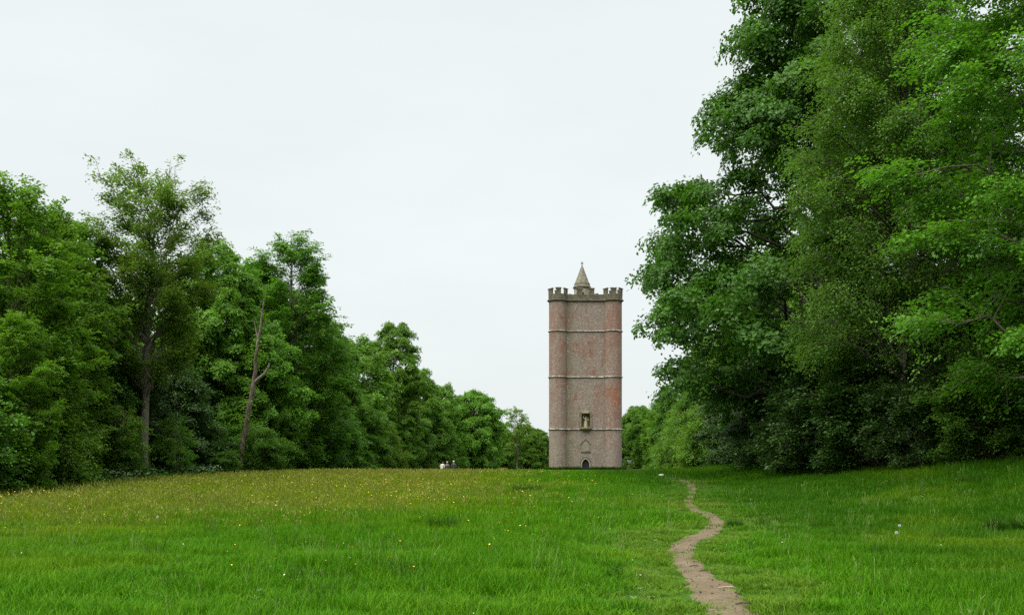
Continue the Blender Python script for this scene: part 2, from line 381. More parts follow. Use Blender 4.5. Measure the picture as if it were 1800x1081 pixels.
def arch(w, spring, apex, n=8):
    """left half of a pointed opening from the foot to the point"""
    pts = [(-w, 0.0), (-w, spring)]
    h = apex - spring; rad = (w * w + h * h) / (2 * w)
    for k in range(1, n + 1):
        a = math.asin(h / rad) * k / n
        pts.append((-w + rad * (1 - math.cos(a)), spring + rad * math.sin(a)))
    pts[-1] = (0.0, apex); return pts
fx = math.sqrt(TR * TR - WO * WO) - TA                                                    # where the front wall leaves the turret
def front_with_hole(bm, z0, z1, half, depth, ymin=0.0):
    """front wall between z0 and z1 pierced by an opening; half = its left outline foot..top centre; with reveals of the given depth"""
    zl, za = half[0][1], half[-1][1]
    for s in (-1, 1):
        xs = lambda v: v * (1 if s < 0 else -1)
        quads = [((fx, z1), (0, z1), (0, za), (fx, za))]
        if zl > z0: quads.append(((fx, zl), (0, zl), (0, z0), (fx, z0)))
        for (x1, q1), (x2, q2) in zip(half[:-1], half[1:]):
            if q2 - q1 > 1e-6: quads.append(((fx, q2), (x2, q2), (x1, q1), (fx, q1)))
        for q in quads:
            vs_ = [bm.verts.new((xs(x), ymin, z)) for x, z in q]
            bm.faces.new(vs_[::-1] if s < 0 else vs_)
        H = [(xs(x), z) for x, z in half]
        for (x1, q1), (x2, q2) in zip(H[:-1], H[1:]):
            v = [bm.verts.new(p) for p in ((x1, ymin, q1), (x2, ymin, q2), (x2, ymin + depth, q2), (x1, ymin + depth, q1))]
            bm.faces.new(v if s > 0 else v[::-1])
Zc = [-.3, 10.35, 23.7, 35.4, 43.1]
door_half = arch(.92, 1.35, 2.75)
niche_half = [(0, 10.95), (-1.12, 10.95), (-1.12, 13.4), (-1.0, 13.95), (-.6, 14.35), (0, 14.5)]
for k in range(4):
    bm = prism('wall', 0, Zc[k], 0, Zc[k + 1], BRICK, caps=False, skip_front=(k < 2))
    if k == 0: front_with_hole(bm, Zc[0], Zc[1], [(-.92, Zc[0])] + door_half[1:], .9, -WO)
    if k == 1: front_with_hole(bm, Zc[1], Zc[2], niche_half, .62, -WO)
    bm_obj('wall', bm, BRICK, tower)
for z in Zc[1:4]:
    bm = prism('string_course', .03, z - .26, .30, z - .09, STONE_P); o = bm_obj('string_course', bm, STONE, tower)
    bm = prism('string_course_top', .30, z - .08, .04, z + .20, STONE_P); bm_obj('weathering', bm, STONE_LIT, o)  # sloped top of the course, its lit look painted in
bm = prism('cornice', .02, 42.75, .42, 43.15, STONE); o = bm_obj('cornice', bm, STONE, tower)
bm = prism('cornice', .50, 43.16, .42, 43.36, STONE); bm_obj('drip_mould', bm, STONE, o)
def ring(d_out, d_in, z0, z1, seg=30):
    bm = bmesh.new(); a = outline(d_out, seg); b = outline(d_in, seg); n = len(a)
    v = [[bm.verts.new((x, y, z)) for x, y in o_] for o_, z in ((a, z0), (a, z1), (b, z1), (b, z0))]
    for i in range(n):
        j = (i + 1) % n
        for p, q in ((0, 1), (1, 2), (2, 3), (3, 0)): bm.faces.new((v[p][i], v[p][j], v[q][j], v[q][i]))
    return bm
bm_obj('parapet', ring(.14, -.42, 43.37, 44.75), STONE, tower)
bm = bmesh.new(); bm.faces.new([bm.verts.new((x, y, 43.6)) for x, y in outline(-.3)]); bm_obj('roof', bm, STONE, tower)
def merlon_mesh():
    bm = bmesh.new(); bm_box(bm, -.70, .70, -.26, .26, -.3, 1.32)
    bmesh.ops.bevel(bm, geom=[e for e in bm.edges], offset=.04, segments=1, affect='EDGES')
    me = bpy.data.meshes.new('merlon'); bm.to_mesh(me); bm.free(); me.materials.append(STONE)
    bm = bmesh.new(); v = bm_box(bm, -.82, .82, -.40, .40, 0, .13)
    for p in ((-.82, 0, .30), (.82, 0, .30)): pass
    a, b = bm.verts.new((-.80, 0, .30)), bm.verts.new((.80, 0, .30))
    top = [f for f in bm.faces if all(abs(x.co.z - .13) < 1e-5 for x in f.verts)][0]; bm.faces.remove(top)
    bm.faces.new((v[4], v[5], b, a)); bm.faces.new((v[6], v[7], a, b)); bm.faces.new((v[5], v[6], b)); bm.faces.new((v[7], v[4], a))
    mc = bpy.data.meshes.new('coping'); bm.to_mesh(mc); bm.free(); mc.materials.append(STONE)
    return me, mc
MM, MC = merlon_mesh(); rnd = random.Random(3)
mspots = []
for ci, angs in ((0, (-30, -90, -150, -210, -270)), (1, (-150, -90, -30, 30, 90))):
    for a in angs:
        q = TR - .14; mspots.append((CORN[ci][0] + q * math.cos(R(a)), CORN[ci][1] + q * math.sin(R(a)), R(a + 90)))
for (a, b) in ((0, 1), (1, 2), (2, 0)):
    p, q = Vector(CORN[a]), Vector(CORN[b]); t = (q - p).normalized(); c = (p + q) / 2; nn = Vector((t.y, -t.x))
    for s in ((-1.55, 1.55) if a == 0 else (1.55,) if a == 1 else (-1.55,)):
        w = c + t * s + nn * (WO - .14); mspots.append((w.x, w.y, math.atan2(t.y, t.x)))
for x, y, a in mspots:
    o = link('merlon', MM, tower); o.location = (x, y, 44.74 + (.12 if abs(y + WO) < .3 else 0)); o.rotation_euler = (R(rnd.uniform(-.6, .6)), R(rnd.uniform(-.6, .6)), a)
    o.scale = (rnd.uniform(.94, 1.06), 1, rnd.uniform(.95, 1.04))
    c = link('coping', MC, o); c.location = (0, 0, 1.32)
# stair turret at the back with its stone spire
def lathe(bm, prof, n, cx=0, cy=0, cap=True):
    rings = []
    for r_, z in prof:
        rings.append([bm.verts.new((cx + r_ * math.cos(2 * math.pi * i / n), cy + r_ * math.sin(2 * math.pi * i / n), z)) for i in range(n)])
    for a, b in zip(rings[:-1], rings[1:]):
        for i in range(n): j = (i + 1) % n; bm.faces.new((a[i], a[j], b[j], b[i]))
    if cap: bm.faces.new(rings[-1]); bm.faces.new(rings[0][::-1])
bx_, by_ = CORN[2]
bm = bmesh.new(); lathe(bm, [(2.15, 43.5), (2.15, 48.35)], 32, bx_, by_); DRUM_LIT = stone_mat('sky_lit_drum_stone', (.15, .14, .10), (.25, .235, .17), (.34, .32, .25))  # drum paler than the parapet: sky light put into its stone colour
drum = bm_obj('stair_turret', bm, DRUM_LIT, tower)
bm = bmesh.new(); bm_box(bm, bx_ - .3, bx_ + .3, by_ - 2.19, by_ - 1.9, 45.6, 47.2); bm_obj('slit_window', bm, plain('dark_opening', (.012, .012, .012)), drum)
bm = bmesh.new(); lathe(bm, [(2.16, 48.30), (2.42, 48.55), (2.46, 48.8), (2.30, 49.0)], 32, bx_, by_); bm_obj('eaves_moulding', bm, STONE, tower)
bm = bmesh.new(); lathe(bm, [(2.24, 48.98), (2.08, 49.5), (2.13, 49.55), (2.13, 49.75), (1.98, 49.8), (.12, 54.75)], 16, bx_, by_); sp = bm_obj('spire', bm, stone_mat('grey_spire_stone', (.085, .08, .058), (.155, .147, .108), (.23, .22, .17)), tower)
bm = bmesh.new()
bm_box(bm, bx_ - .09, bx_ + .09, by_ - .09, by_ + .09, 54.7, 55.75); bm_box(bm, bx_ - .36, bx_ - .093, by_ - .085, by_ + .085, 55.15, 55.36); bm_box(bm, bx_ + .093, bx_ + .36, by_ - .085, by_ + .085, 55.15, 55.36)
bm_obj('cross', bm, plain('iron_cross', (.03, .03, .03)), sp)
# door: moulded surround, plank leaf in the reveal
door = bm_obj('door', (lambda b: (b.faces.new([b.verts.new((x, .55, z)) for x, z in ([(-.91, -.3)] + door_half[1:] + [(-x, z) for x, z in door_half[1:-1][::-1]] + [(.91, -.3)])]), b)[1])(bmesh.new()), plain('dark_door', (.020, .020, .026)), tower)
plank = bmesh.new(); bm_box(plank, -.13, .13, -.03, .03, 0, 1); pm = bpy.data.meshes.new('plank'); plank.to_mesh(pm); plank.free(); pm.materials.append(plain('door_plank', (.024, .022, .028), var=.4))
for k in range(6):
    x = -.75 + .3 * k; o = link('plank', pm, door); o.location = (x, .51, -.2); o.scale = (1, 1, 1.55 + (2.75 - 1.35) * math.sqrt(max(0, 1 - (abs(x) / .95) ** 1.3)) * .82)
def band_arch(bm, w, spring, apex, t, y0, y1, z0):
    a = arch(w, spring, apex); b = arch(w + t, spring, apex + t * 1.35)
    a = [(a[0][0], z0)] + a[1:]; b = [(b[0][0], z0)] + b[1:]
    A = a + [(-x, z) for x, z in a[:-1][::-1]]; B = b + [(-x, z) for x, z in b[:-1][::-1]]
    V = [[bm.verts.new((x, y, z)) for x, z in o_] for o_, y in ((A, y0), (B, y0), (B, y1), (A, y1))]
    for i in range(len(A) - 1):
        for p, q in ((0, 1), (1, 2), (2, 3), (3, 0)): bm.faces.new((V[p][i], V[p][i + 1], V[q][i + 1], V[q][i]))
    return bm
bm = band_arch(bmesh.new(), .93, 1.35, 2.77, .36, -.10, .3, -.28); bmesh.ops.recalc_face_normals(bm, faces=bm.faces); bm_obj('door_surround', bm, STONE_P, tower)
bm = band_arch(bmesh.new(), 1.31, 1.4, 3.28, .14, -.17, .05, .9); bmesh.ops.recalc_face_normals(bm, faces=bm.faces); bm_obj('hood_mould', bm, STONE, tower)
# inscription tablet over the door
bm = bmesh.new(); bm_box(bm, -1.02, 1.02, -.09, .05, 4.75, 6.55)
tab = bm_obj('inscription_tablet', bm, stone_mat('tablet_stone', (.14, .125, .09), (.20, .185, .14), (.26, .24, .19)), tower)
bm = bmesh.new(); bm_box(bm, -1.2, 1.2, -.2, .05, 4.50, 4.745); bm_obj('sill', bm, STONE, tab)
bm = bmesh.new()
pf = [(-1.12, 6.56), (-.62, 6.98), (0, 7.55), (.62, 6.98), (1.12, 6.56)]
f0 = [bm.verts.new((x, -.08, z)) for x, z in pf]; f1 = [bm.verts.new((x, .05, z)) for x, z in pf]
bm.faces.new(f0[::-1]); bm.faces.new(f1)
for i in range(5): j = (i + 1) % 5; bm.faces.new((f0[i], f0[j], f1[j], f1[i]))
bm_obj('gable', bm, STONE_P, tab)
for s in (-1, 1):
    bm = bmesh.new(); 
    a = Vector((s * 1.3, 0, 6.42)); b = Vector((0, 0, 7.66)); n_ = Vector((-(b - a).z, 0, (b - a).x)).normalized() * .16 * (1 if s < 0 else -1)
    q0 = [bm.verts.new((p.x, -.2, p.z)) for p in (a, b, b + Vector((0, 0, .2)), a + n_)]; q1 = [bm.verts.new((p.x, .05, p.z)) for p in (a, b, b + Vector((0, 0, .2)), a + n_)]
    bm.faces.new(q0); bm.faces.new(q1[::-1])
    for i in range(4): j = (i + 1) % 4; bm.faces.new((q0[i], q0[j], q1[j], q1[i]))
    bmesh.ops.recalc_face_normals(bm, faces=bm.faces); bm_obj('raking_mould', bm, STONE, tab)
# statue niche
bm = bmesh.new(); bm_box(bm, -1.3, 1.3, .60, .72, 10.6, 14.8); niche = bm_obj('niche', bm, stone_mat('niche_stone', (.065, .058, .036), (.12, .108, .066), (.18, .165, .105)), tower)
for s in (-1, 1):
    bm = bmesh.new(); x0, x1 = sorted((s * 1.12, s * 1.55)); bm_box(bm, x0, x1, -.28, .3, 10.55, 14.35); bm_box(bm, x0 - .06, x1 + .06, -.34, -.283, 10.75, 10.95); bm_box(bm, x0 - .06, x1 + .06, -.34, -.283, 13.95, 14.15)
    bm_box(bm, x0 + .08, x1 - .08, -.22, .1, 14.352, 14.95)
    bm_obj('pilaster', bm, STONE_S, niche)
bm = bmesh.new(); lathe(bm, [(1.06, 14.3), (1.16, 14.42), (1.12, 14.6), (.7, 14.95), (.25, 15.25), (.06, 15.5)], 12, 0, .1); bm_obj('canopy', bm, STONE_S, niche)
bm = bmesh.new(); lathe(bm, [(.25, 9.75), (.75, 9.95), (1.2, 10.2), (1.55, 10.36), (1.62, 10.5), (1.62, 10.72)], 16, 0, .25); bm_obj('bracket', bm, STONE_S, niche)

for o in list(tower.children):
    if o.name.split('.')[0] in ('door', 'door_surround', 'hood_mould', 'inscription_tablet', 'niche'): o.location.y -= WO
def skin_mesh(name, verts, edges, mat, sub=2, parent=None, root=0):
    """verts: (x, y, z, radius_x, radius_y)"""
    me = bpy.data.meshes.new(name); me.from_pydata([v[:3] for v in verts], edges, []); me.materials.append(mat)
    o = link(name, me, parent)
    sm = o.modifiers.new('skin', 'SKIN'); sm.use_smooth_shade = True; sm.branch_smoothing = .3
    lay = me.skin_vertices[0] if me.skin_vertices else me.skin_vertices.new() if hasattr(me.skin_vertices, 'new') else None
    if lay is None:
        bpy.context.view_layer.objects.active = o; bpy.ops.mesh.customdata_skin_add(); lay = me.skin_vertices[0]
    for i, v in enumerate(verts): lay.data[i].radius = (v[3], v[4] if len(v) > 4 else v[3]); lay.data[i].use_root = (i == root)
    ss = o.modifiers.new('sub', 'SUBSURF'); ss.levels = sub; ss.render_levels = sub
    return o
def hand_chain(V, E, wrist, d, side):
    """palm with five unequal bent fingers growing from vertex `wrist`, along direction d"""
    w = Vector(V[wrist][:3]); d = Vector(d).normalized(); sd_ = Vector(side).normalized(); nn = d.cross(sd_)
    p = w + d * .06; V.append((*p, .036, .02)); ip = len(V) - 1; E.append((wrist, ip))
    for k, (o_, ln) in enumerate(((-.030, .066), (-.010, .078), (.010, .074), (.028, .058))):
        a = p + d * .045 + sd_ * o_; b = a + d * ln * .5 + nn * .008; c = b + d * ln * .4 + nn * .022
        n0 = len(V); V += [(*a, .010), (*b, .009), (*c, .007)]; E += [(ip, n0), (n0, n0 + 1), (n0 + 1, n0 + 2)]
    a = w + d * .03 - sd_ * .035; b = a + d * .035 - sd_ * .02 + nn * .01; n0 = len(V); V += [(*a, .012), (*b, .009)]; E += [(wrist, n0), (n0, n0 + 1)]

st_v = [(0, 0, 1.35, .25, .2), (0, 0, 1.6, .22, .18), (0, 0, 1.95, .30, .2), (0, 0, 2.14, .24, .15), (0, -.02, 2.26, .085), (0, -.05, 2.42, .15, .17), (0, -.04, 2.58, .12, .13),
        (.16, 0, 1.2, .16), (.17, -.06, .68, .12), (.17, 0, .15, .085), (.18, -.17, .06, .06),
        (-.16, 0, 1.2, .16), (-.2, -.02, .68, .12), (-.22, .05, .15, .085), (-.24, -.12, .06, .06),
        (.36, 0, 2.02, .12), (.52, -.1, 1.65, .09), (.34, -.3, 1.5, .07), (.28, -.36, 1.56, .07),
        (-.36, 0, 2.04, .12), (-.56, -.12, 2.2, .09), (-.5, -.22, 2.55, .07), (-.49, -.24, 2.66, .07)]
st_e = [(0, 1), (1, 2), (2, 3), (3, 4), (4, 5), (5, 6), (0, 7), (7, 8), (8, 9), (9, 10), (0, 11), (11, 12), (12, 13), (13, 14), (3, 15), (15, 16), (16, 17), (17, 18), (3, 19), (19, 20), (20, 21), (21, 22)]
STATUE = stone_mat('statue_pale_stone', (.16, .14, .085), (.30, .265, .17), (.42, .38, .26), 3)
statue = skin_mesh('statue', st_v, st_e, STATUE, 2, tower); statue.location = (.05, .12 - WO, 10.72); statue.scale = (1.18, 1.1, 1.18)
statue['label'] = 'pale standing stone figure in the niche above the door'
bm = bmesh.new(); lathe(bm, [(.42, 0), (.40, .7), (.33, 1.35), (.30, 1.5)], 12); bm_obj('tunic_skirt', bm, STATUE, statue)

# ------------------------------------------------------------------ trees
def unit(a): return a / np.maximum(np.linalg.norm(a, axis=-1, keepdims=True), 1e-9)
class Tubes:
    def __init__(s): s.V = []; s.F = []; s.n = 0
    def add(s, pts, rad, k=5):
        pts = np.asarray(pts, float); rad = np.asarray(rad, float); m = len(pts)
        t = unit(np.gradient(pts, axis=0)); ref = np.where(np.abs(t[:, 2:3]) > .9, [[1., 0, 0]], [[0, 0, 1.]])
        u = unit(np.cross(t, ref)); v = np.cross(t, u)
        a = np.linspace(0, 2 * np.pi, k, endpoint=False)
        ringv = pts[:, None] + rad[:, None, None] * (np.cos(a)[None, :, None] * u[:, None] + np.sin(a)[None, :, None] * v[:, None])
        s.V.append(ringv.reshape(-1, 3))
        i = (np.arange(m - 1)[:, None] * k + np.arange(k)[None]).ravel(); j = (np.arange(m - 1)[:, None] * k + (np.arange(k)[None] + 1) % k).ravel()
        s.F.append(np.stack([i, j, j + k, i + k], -1) + s.n); s.n += m * k
    def mesh(s, name, mat): return mesh_np(name, np.concatenate(s.V), np.concatenate(s.F), [mat], smooth=True)

def leaf_quads(P, axis_, nor, ln, wd):
    """folded pointed leaves: base, side, tip, side"""
    axis_ = unit(axis_); side = unit(np.cross(axis_, nor)); nor = np.cross(side, axis_)
    a = P; b = P + axis_ * (ln * .45)[:, None] + side * (wd * .5)[:, None] + nor * (wd * .12)[:, None]
    c = P + axis_ * ln[:, None] - nor * (ln * .10)[:, None]; d = P + axis_ * (ln * .45)[:, None] - side * (wd * .5)[:, None] + nor * (wd * .12)[:, None]
    V = np.stack([a, b, c, d], 1).reshape(-1, 3)
    F = np.arange(len(V)).reshape(-1, 4)
    return V, F

def grow(key, seed, H, r0, zb, prof, nl, subs, spr, lv, ll, lw, sr, droop=.25, rise=.5, thick=.16, leaf='wood', bark='grey', lean=0., wob=.25, lump=.3, open_top=0., tip_up=0., hang=0., clear=.0, trunk_top=.93, s_min=.28, dome=0.):
    """a tree: trunk with limbs, and a crown of leaf sprays carried by the limbs' side shoots"""
    g = np.random.default_rng(seed); tb = Tubes()
    zt = np.linspace(0, H * trunk_top, 14)
    ax_x = lean * (zt / H) ** 1.3 + wob * np.cumsum(g.normal(0, 1, 14)) * .35 * (zt / H); ax_y = wob * np.cumsum(g.normal(0, 1, 14)) * .35 * (zt / H)
    tr = r0 * (1 - zt / (H * trunk_top)) ** .8 * .93 + .03; tr[0] *= 1.5
    tb.add(np.column_stack([ax_x, ax_y, np.r_[-.4, zt[1:]]]), tr, 10)
    axf = lambda z: np.stack([np.interp(z, zt, ax_x), np.interp(z, zt, ax_y), z], -1)
    pt, pr = np.array(prof).T
    SP, SO, SU, SN, SC = [], [], [], [], []
    for i in range(nl):
        t = (i + g.random()) / nl; t = t ** .9
        z_tip = zb + (H - zb) * t
        az = i * 2.39996 + g.normal(0, .35)
        rr = np.interp(t, pt, pr) * (1 + lump * (2 * vnoise(az * 1.6 + 50, t * 6, 1.0, seed) - 1)) * g.uniform(.82, 1.08)
        rr = max(rr, .3)
        z_at = np.clip(z_tip - rr * rise - .3, min(zb * .9, H * .3) * (.75 + .25 * g.random()), H * trunk_top * .97)
        p0 = axf(z_at); p2 = axf(min(z_tip, H * trunk_top)); p2[2] = z_tip; p2 = p2 + rr * np.array([math.cos(az), math.sin(az), 0])
        p1 = p0 * .45 + p2 * .55; p1[2] = max(p1[2], p2[2]) * (1 - tip_up) + p0[2] * tip_up + .06 * rr
        s = np.linspace(0, 1, 8)[:, None]
        cur = (1 - s) ** 2 * p0 + 2 * s * (1 - s) * p1 + s * s * p2; cur[1:-1] += g.normal(0, .03 * rr + .03, (6, 3))
        br = np.interp(z_at, zt, tr) * .30 * (1 - s[:, 0]) + .018
        tb.add(cur, br, 5)
        nsub = max(2, int(round(subs * (rr / pr.max()) ** .8)))
        ss = s_min + (1 - s_min) * g.random(nsub) ** .62; ss[0] = 1.0
        for sv in ss:
            q = sv * 7; a = min(int(q), 6); B = cur[a] * (1 - (q - a)) + cur[a + 1] * (q - a); T = unit(cur[a + 1] - cur[a])
            lat = g.normal(0, 1, 3); lat[2] *= .45; D = unit(T * .7 + unit(lat) * .95 + np.array([0, 0, .18 - hang]))
            ln = (.26 * rr * (1.25 - sv) + .6) * g.uniform(.7, 1.4)
            if sv == 1.0: D = unit(T + np.array([0, 0, .3 * tip_up]) + .3 * g.normal(0, 1, 3)); ln *= 1.2
            E_ = B + D * ln; M_ = (B + E_) / 2 + np.array([0, 0, .08 * ln])
            if g.random() < .75: tb.add([B, M_, E_], [.022 + .012 * rr * .15, .014, .006], 3)
            ct = g.normal(0, .11)
            for k in range(spr):
                f = (k + g.random()) / spr
                SC.append(ct)
                if dome:
                    u = g.normal(0, 1, 3); u[2] = abs(u[2]) * 1.1 - .25; u += .5 * np.array([math.cos(az), math.sin(az), 0]); u = unit(u)
                    C_ = B * .35 + E_ * .65
                    SP.append(C_ + u * [1, 1, .75] * dome * g.uniform(.55, 1.1)); SN.append(u + [0, 0, .5])
                    w = np.cross(u, g.normal(0, 1, 3)); SO.append(w); SU.append(open_top * max(0, (t - .55) / .45)); continue
                SN.append([0, 0, 0])
                SP.append(B * (1 - f) + E_ * f + g.normal(0, .12, 3)); o = D * .8 + np.array([math.cos(az), math.sin(az), 0]) * .6; o[2] *= .35; SO.append(o + g.normal(0, .25, 3) * [1, 1, .3])
                SU.append(open_top * max(0, (t - .55) / .45))
    SP = np.array(SP); SO = unit(np.array(SO)); SU = np.array(SU)
    SN = np.array(SN, float); SC = np.array(SC)
    keep = g.random(len(SP)) > SU; SP, SO, SN, SC = SP[keep], SO[keep], SN[keep], SC[keep]
    n = len(SP)
    srz = sr * g.uniform(.65, 1.35, n)
    up = np.array([0, 0, 1.0]); side = unit(np.cross(SO, up)); nrm_ = unit(np.cross(side, SO)); nrm_ = unit(nrm_ + g.normal(0, .22, (n, 3)))
    if dome: nrm_ = unit(SN); side = unit(np.cross(SO, nrm_))
    SO = unit(np.cross(nrm_, side)) * -1; SO = np.where((SO * np.cross(nrm_, side)).sum(1, keepdims=True) < 0, -SO, SO)
    a = g.uniform(-.6, 1.0, (n, lv)); b = g.uniform(-.75, .75, (n, lv)) * (1 - .45 * np.clip(a, 0, 1)); c = g.normal(0, thick, (n, lv))
    c = c - droop * (a * a + b * b)
    P = SP[:, None] + srz[:, None, None] * (a[..., None] * SO[:, None] + b[..., None] * side[:, None] + c[..., None] * nrm_[:, None])
    P[..., 2] -= hang * np.abs(a) * srz[:, None] * g.uniform(.3, 1.3, (n, lv))
    ang = g.normal(0, .8, (n, lv)); LA = np.cos(ang)[..., None] * SO[:, None] + np.sin(ang)[..., None] * side[:, None] - np.array([0, 0, 1]) * (droop * .9 + hang) * np.clip(a, .1, 1)[..., None] + g.normal(0, .15, (n, lv, 3))
    NO = nrm_[:, None] + g.normal(0, .38, (n, lv, 3))
    P = P.reshape(-1, 3); N_ = len(P)
    ln = ll * g.uniform(.5, 1.42, N_); wd = lw * g.uniform(.75, 1.2, N_)
    V, F = leaf_quads(P, LA.reshape(-1, 3), NO.reshape(-1, 3), ln, wd)
    ti = np.clip(np.repeat(g.normal(.5, .12, n) + SC, lv) + g.normal(0, .16, N_), 0, 1)
    crown = mesh_np(key + '_crown', V, F, [LEAF[leaf]], tint=ti)
    return tb.mesh(key + '_trunk', BARK[bark]), crown, N_

MESH = {}
def species(key, *a, **k):
    MESH[key] = grow(key, *a, **k)
ROUND = [(0, .55), (.15, .85), (.4, 1.0), (.65, .9), (.85, .6), (1, .18)]
def pr(r, p=ROUND): return [(t, q * r) for t, q in p]
#        key      seed H   r0   zb  profile                                                          nl subs spr lv  ll  lw  sr
species('oak', 11, 34, .50, 3.6, [(0, 6.8), (.1, 9.6), (.2, 10.6), (.30, 10.0), (.42, 8.0), (.56, 6.4), (.69, 5.3), (.84, 3.7), (1, .9)], 180, 17, 5, 24, .235, .18, .70, leaf='oak', bark='brown', rise=.35, lump=.09, thick=.24, dome=.85)
species('birch', 12, 27, .16, 4.5, [(0, 3.6), (.15, 5.0), (.35, 5.0), (.55, 4.4), (.8, 3.0), (1, .6)], 110, 20, 3, 36, .125, .093, .66, leaf='birch', bark='brown', rise=.9, hang=.55, droop=.3, lump=.22, thick=.28, s_min=.18)
species('beech', 13, 25, .34, 2.6, [(0, 4.2), (.12, 5.6), (.35, 5.9), (.6, 5.4), (.85, 3.6), (1, 1)], 104, 20, 3, 32, .15, .115, .72, leaf='beech', bark='grey', rise=.15, droop=.32, hang=.12, lump=.25, thick=.12)
species('hornbeam', 14, 18, .20, .8, [(0, 3.0), (.2, 3.8), (.5, 3.7), (.75, 2.8), (1, .6)], 86, 15, 3, 30, .20, .14, .64, leaf='wood', rise=.9, tip_up=.5, lump=.32)
species('ash', 15, 23.5, .32, 8.0, [(0, 2.4), (.2, 4.0), (.45, 3.9), (.7, 4.3), (.88, 3.8), (1, 1.6)], 76, 16, 3, 26, .20, .14, .60, leaf='ash', bark='ash', rise=.8, tip_up=.4, lump=.35, open_top=.65, lean=.9, thick=.28, trunk_top=.86)
species('wych_elm', 16, 25.5, .26, 1.0, [(0, 3.4), (.2, 4.2), (.5, 4.2), (.75, 3.3), (.9, 2.2), (1, .5)], 96, 15, 3, 29, .22, .15, .70, leaf='dark', rise=1.2, tip_up=.7, lump=.35)
species('maple', 17, 22.5, .26, .8, pr(4.5), 84, 10, 5, 26, .27, .20, .62, leaf='wood', rise=.5, lump=.3, bark='grey', dome=.75)
species('lime', 18, 16.5, .30, .3, pr(6.0, [(0, .80), (.2, .98), (.5, 1.0), (.75, .85), (.9, .55), (1, .15)]), 84, 11, 5, 25, .34, .24, .80, leaf='wood', rise=.2, droop=.45, hang=.25, lump=.22, dome=.9)
species('woodland', 19, 18, .22, 2.5, pr(4.3), 60, 9, 5, 22, .30, .22, .70, leaf='wood', rise=.6, lump=.3, dome=.8)
species('woodland_dark', 20, 17, .22, 1.5, pr(4.5), 56, 12, 3, 25, .31, .22, .82, leaf='dark', rise=.4, lump=.3, droop=.4)
species('thin', 21, 13, .16, 3.0, pr(3.6, [(0, .6), (.3, 1), (.6, .8), (1, .3)]), 34, 10, 2, 18, .34, .23, .75, leaf='ash', rise=.8, open_top=.4, lump=.4)
species('thicket', 25, 9.5, .12, .1, pr(3.2, [(0, .85), (.3, 1), (.6, .85), (.85, .5), (1, .2)]), 64, 12, 3, 28, .19, .135, .62, leaf='dark', bark='brown', rise=.45, lump=.4, droop=.4, s_min=.35)
species('shrub', 22, 5.2, .07, .15, pr(2.6, [(0, .8), (.25, 1), (.6, .9), (.85, .6), (1, .2)]), 48, 11, 3, 24, .155, .115, .52, leaf='dark', bark='brown', rise=.5, lump=.35, s_min=.35)
species('shrub_bright', 23, 6.8, .09, .1, pr(2.8, [(0, .95), (.25, 1), (.6, .8), (.85, .5), (1, .15)]), 60, 13, 3, 26, .15, .105, .58, leaf='bright', bark='brown', rise=.1, droop=.45, hang=.3, lump=.3, s_min=.35)
species('sapling', 24, 7.5, .06, 1.6, pr(1.9, [(0, .7), (.4, 1), (.75, .7), (1, .2)]), 26, 8, 2, 20, .18, .13, .5, leaf='wood', bark='pale', rise=.5, lump=.3)
scene['leaf_tris'] = sum(m[2] for m in MESH.values()) * 2; scene['wood_tris'] = sum(len(m[0].polygons) * 2 for m in MESH.values())

def tree(kind, x, y, label, rz=0., sc=1., name=None, cat='tree', group=None, sz=1., leaf=None):
    nm = name or {'shrub': 'shrub', 'shrub_bright': 'shrub', 'sapling': 'sapling'}.get(kind, kind.split('_')[0] + '_tree')
    t = thing(nm, label, cat, (x, y, gzf(x, y) - .05), R(rz), group, sc); t.scale = (sc, sc, sc * sz)
    link('trunk', MESH[kind][0], t); c = link('crown', MESH[kind][1], t)
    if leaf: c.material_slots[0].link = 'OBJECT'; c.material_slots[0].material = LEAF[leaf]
    return t
# right-hand side, near to far
tree('beech', 20.9, 36.0, 'bright green beech overhanging the field at the right edge of the picture', 40, group='trees along the right wood edge')
tree('birch', 18.2, 46.0, 'fine-leaved olive green birch between the bright beech and the huge oak', 10, group='trees along the right wood edge')
tree('oak', 18.4, 59.0, 'huge dark green oak, tallest tree, reaching out of the picture on the right', 0, group='trees along the right wood edge')
tree('maple', 23.5, 84, 'mid green tree half hidden just beyond the huge oak', 50, .82, group='trees along the right wood edge')
tree('hornbeam', 24.5, 104, 'second tree beyond the huge oak, towards the tower', 120, .95, group='trees along the right wood edge')
tree('maple', 24.8, 128, 'last tall tree of the right row, its edge upright beside the sky', 200, .80, group='trees along the right wood edge')
tree('woodland', 29, 150, 'small round tree at the far end of the right row', 20, .78, group='trees along the right wood edge')
# left-hand side, near to far
tree('hornbeam', -22.9, 45.5, 'low bright tree with branches hanging to the grass at the left edge', 75, .46, group='trees along the left wood edge', leaf='bright')
tree('hornbeam', -25.2, 50, 'bushy green tree at the left edge of the picture', 30, .86, group='trees along the left wood edge')
tree('hornbeam', -27.0, 58, 'broad tree between the left edge and the tall open ash', 200, .90, group='trees along the left wood edge')
tree('ash', -24.6, 66.5, 'tall ash with bare grey trunk and airy open top on the left', 0, .90, group='trees along the left wood edge')
tree('maple', -25.6, 88, 'mid green tree between the tall ash and the spiky dark tree', 70, .90, group='trees along the left wood edge')
tree('wych_elm', -21.8, 98, 'dark spiky-topped tree with upswept branches behind the leaning dead trunk', 0, 1.12, sz=.84, group='trees along the left wood edge')
tree('woodland', -22.6, 90, 'lower leafy tree under the spiky dark tree', 150, .75, group='trees along the left wood edge')
tree('maple', -24.5, 109, 'broad tree rising just behind the spiky dark tree', 310, .92, group='trees along the left wood edge')
tree('maple', -24.8, 99, 'broad tree directly behind the top of the leaning dead trunk', 20, .95, group='trees along the left wood edge')
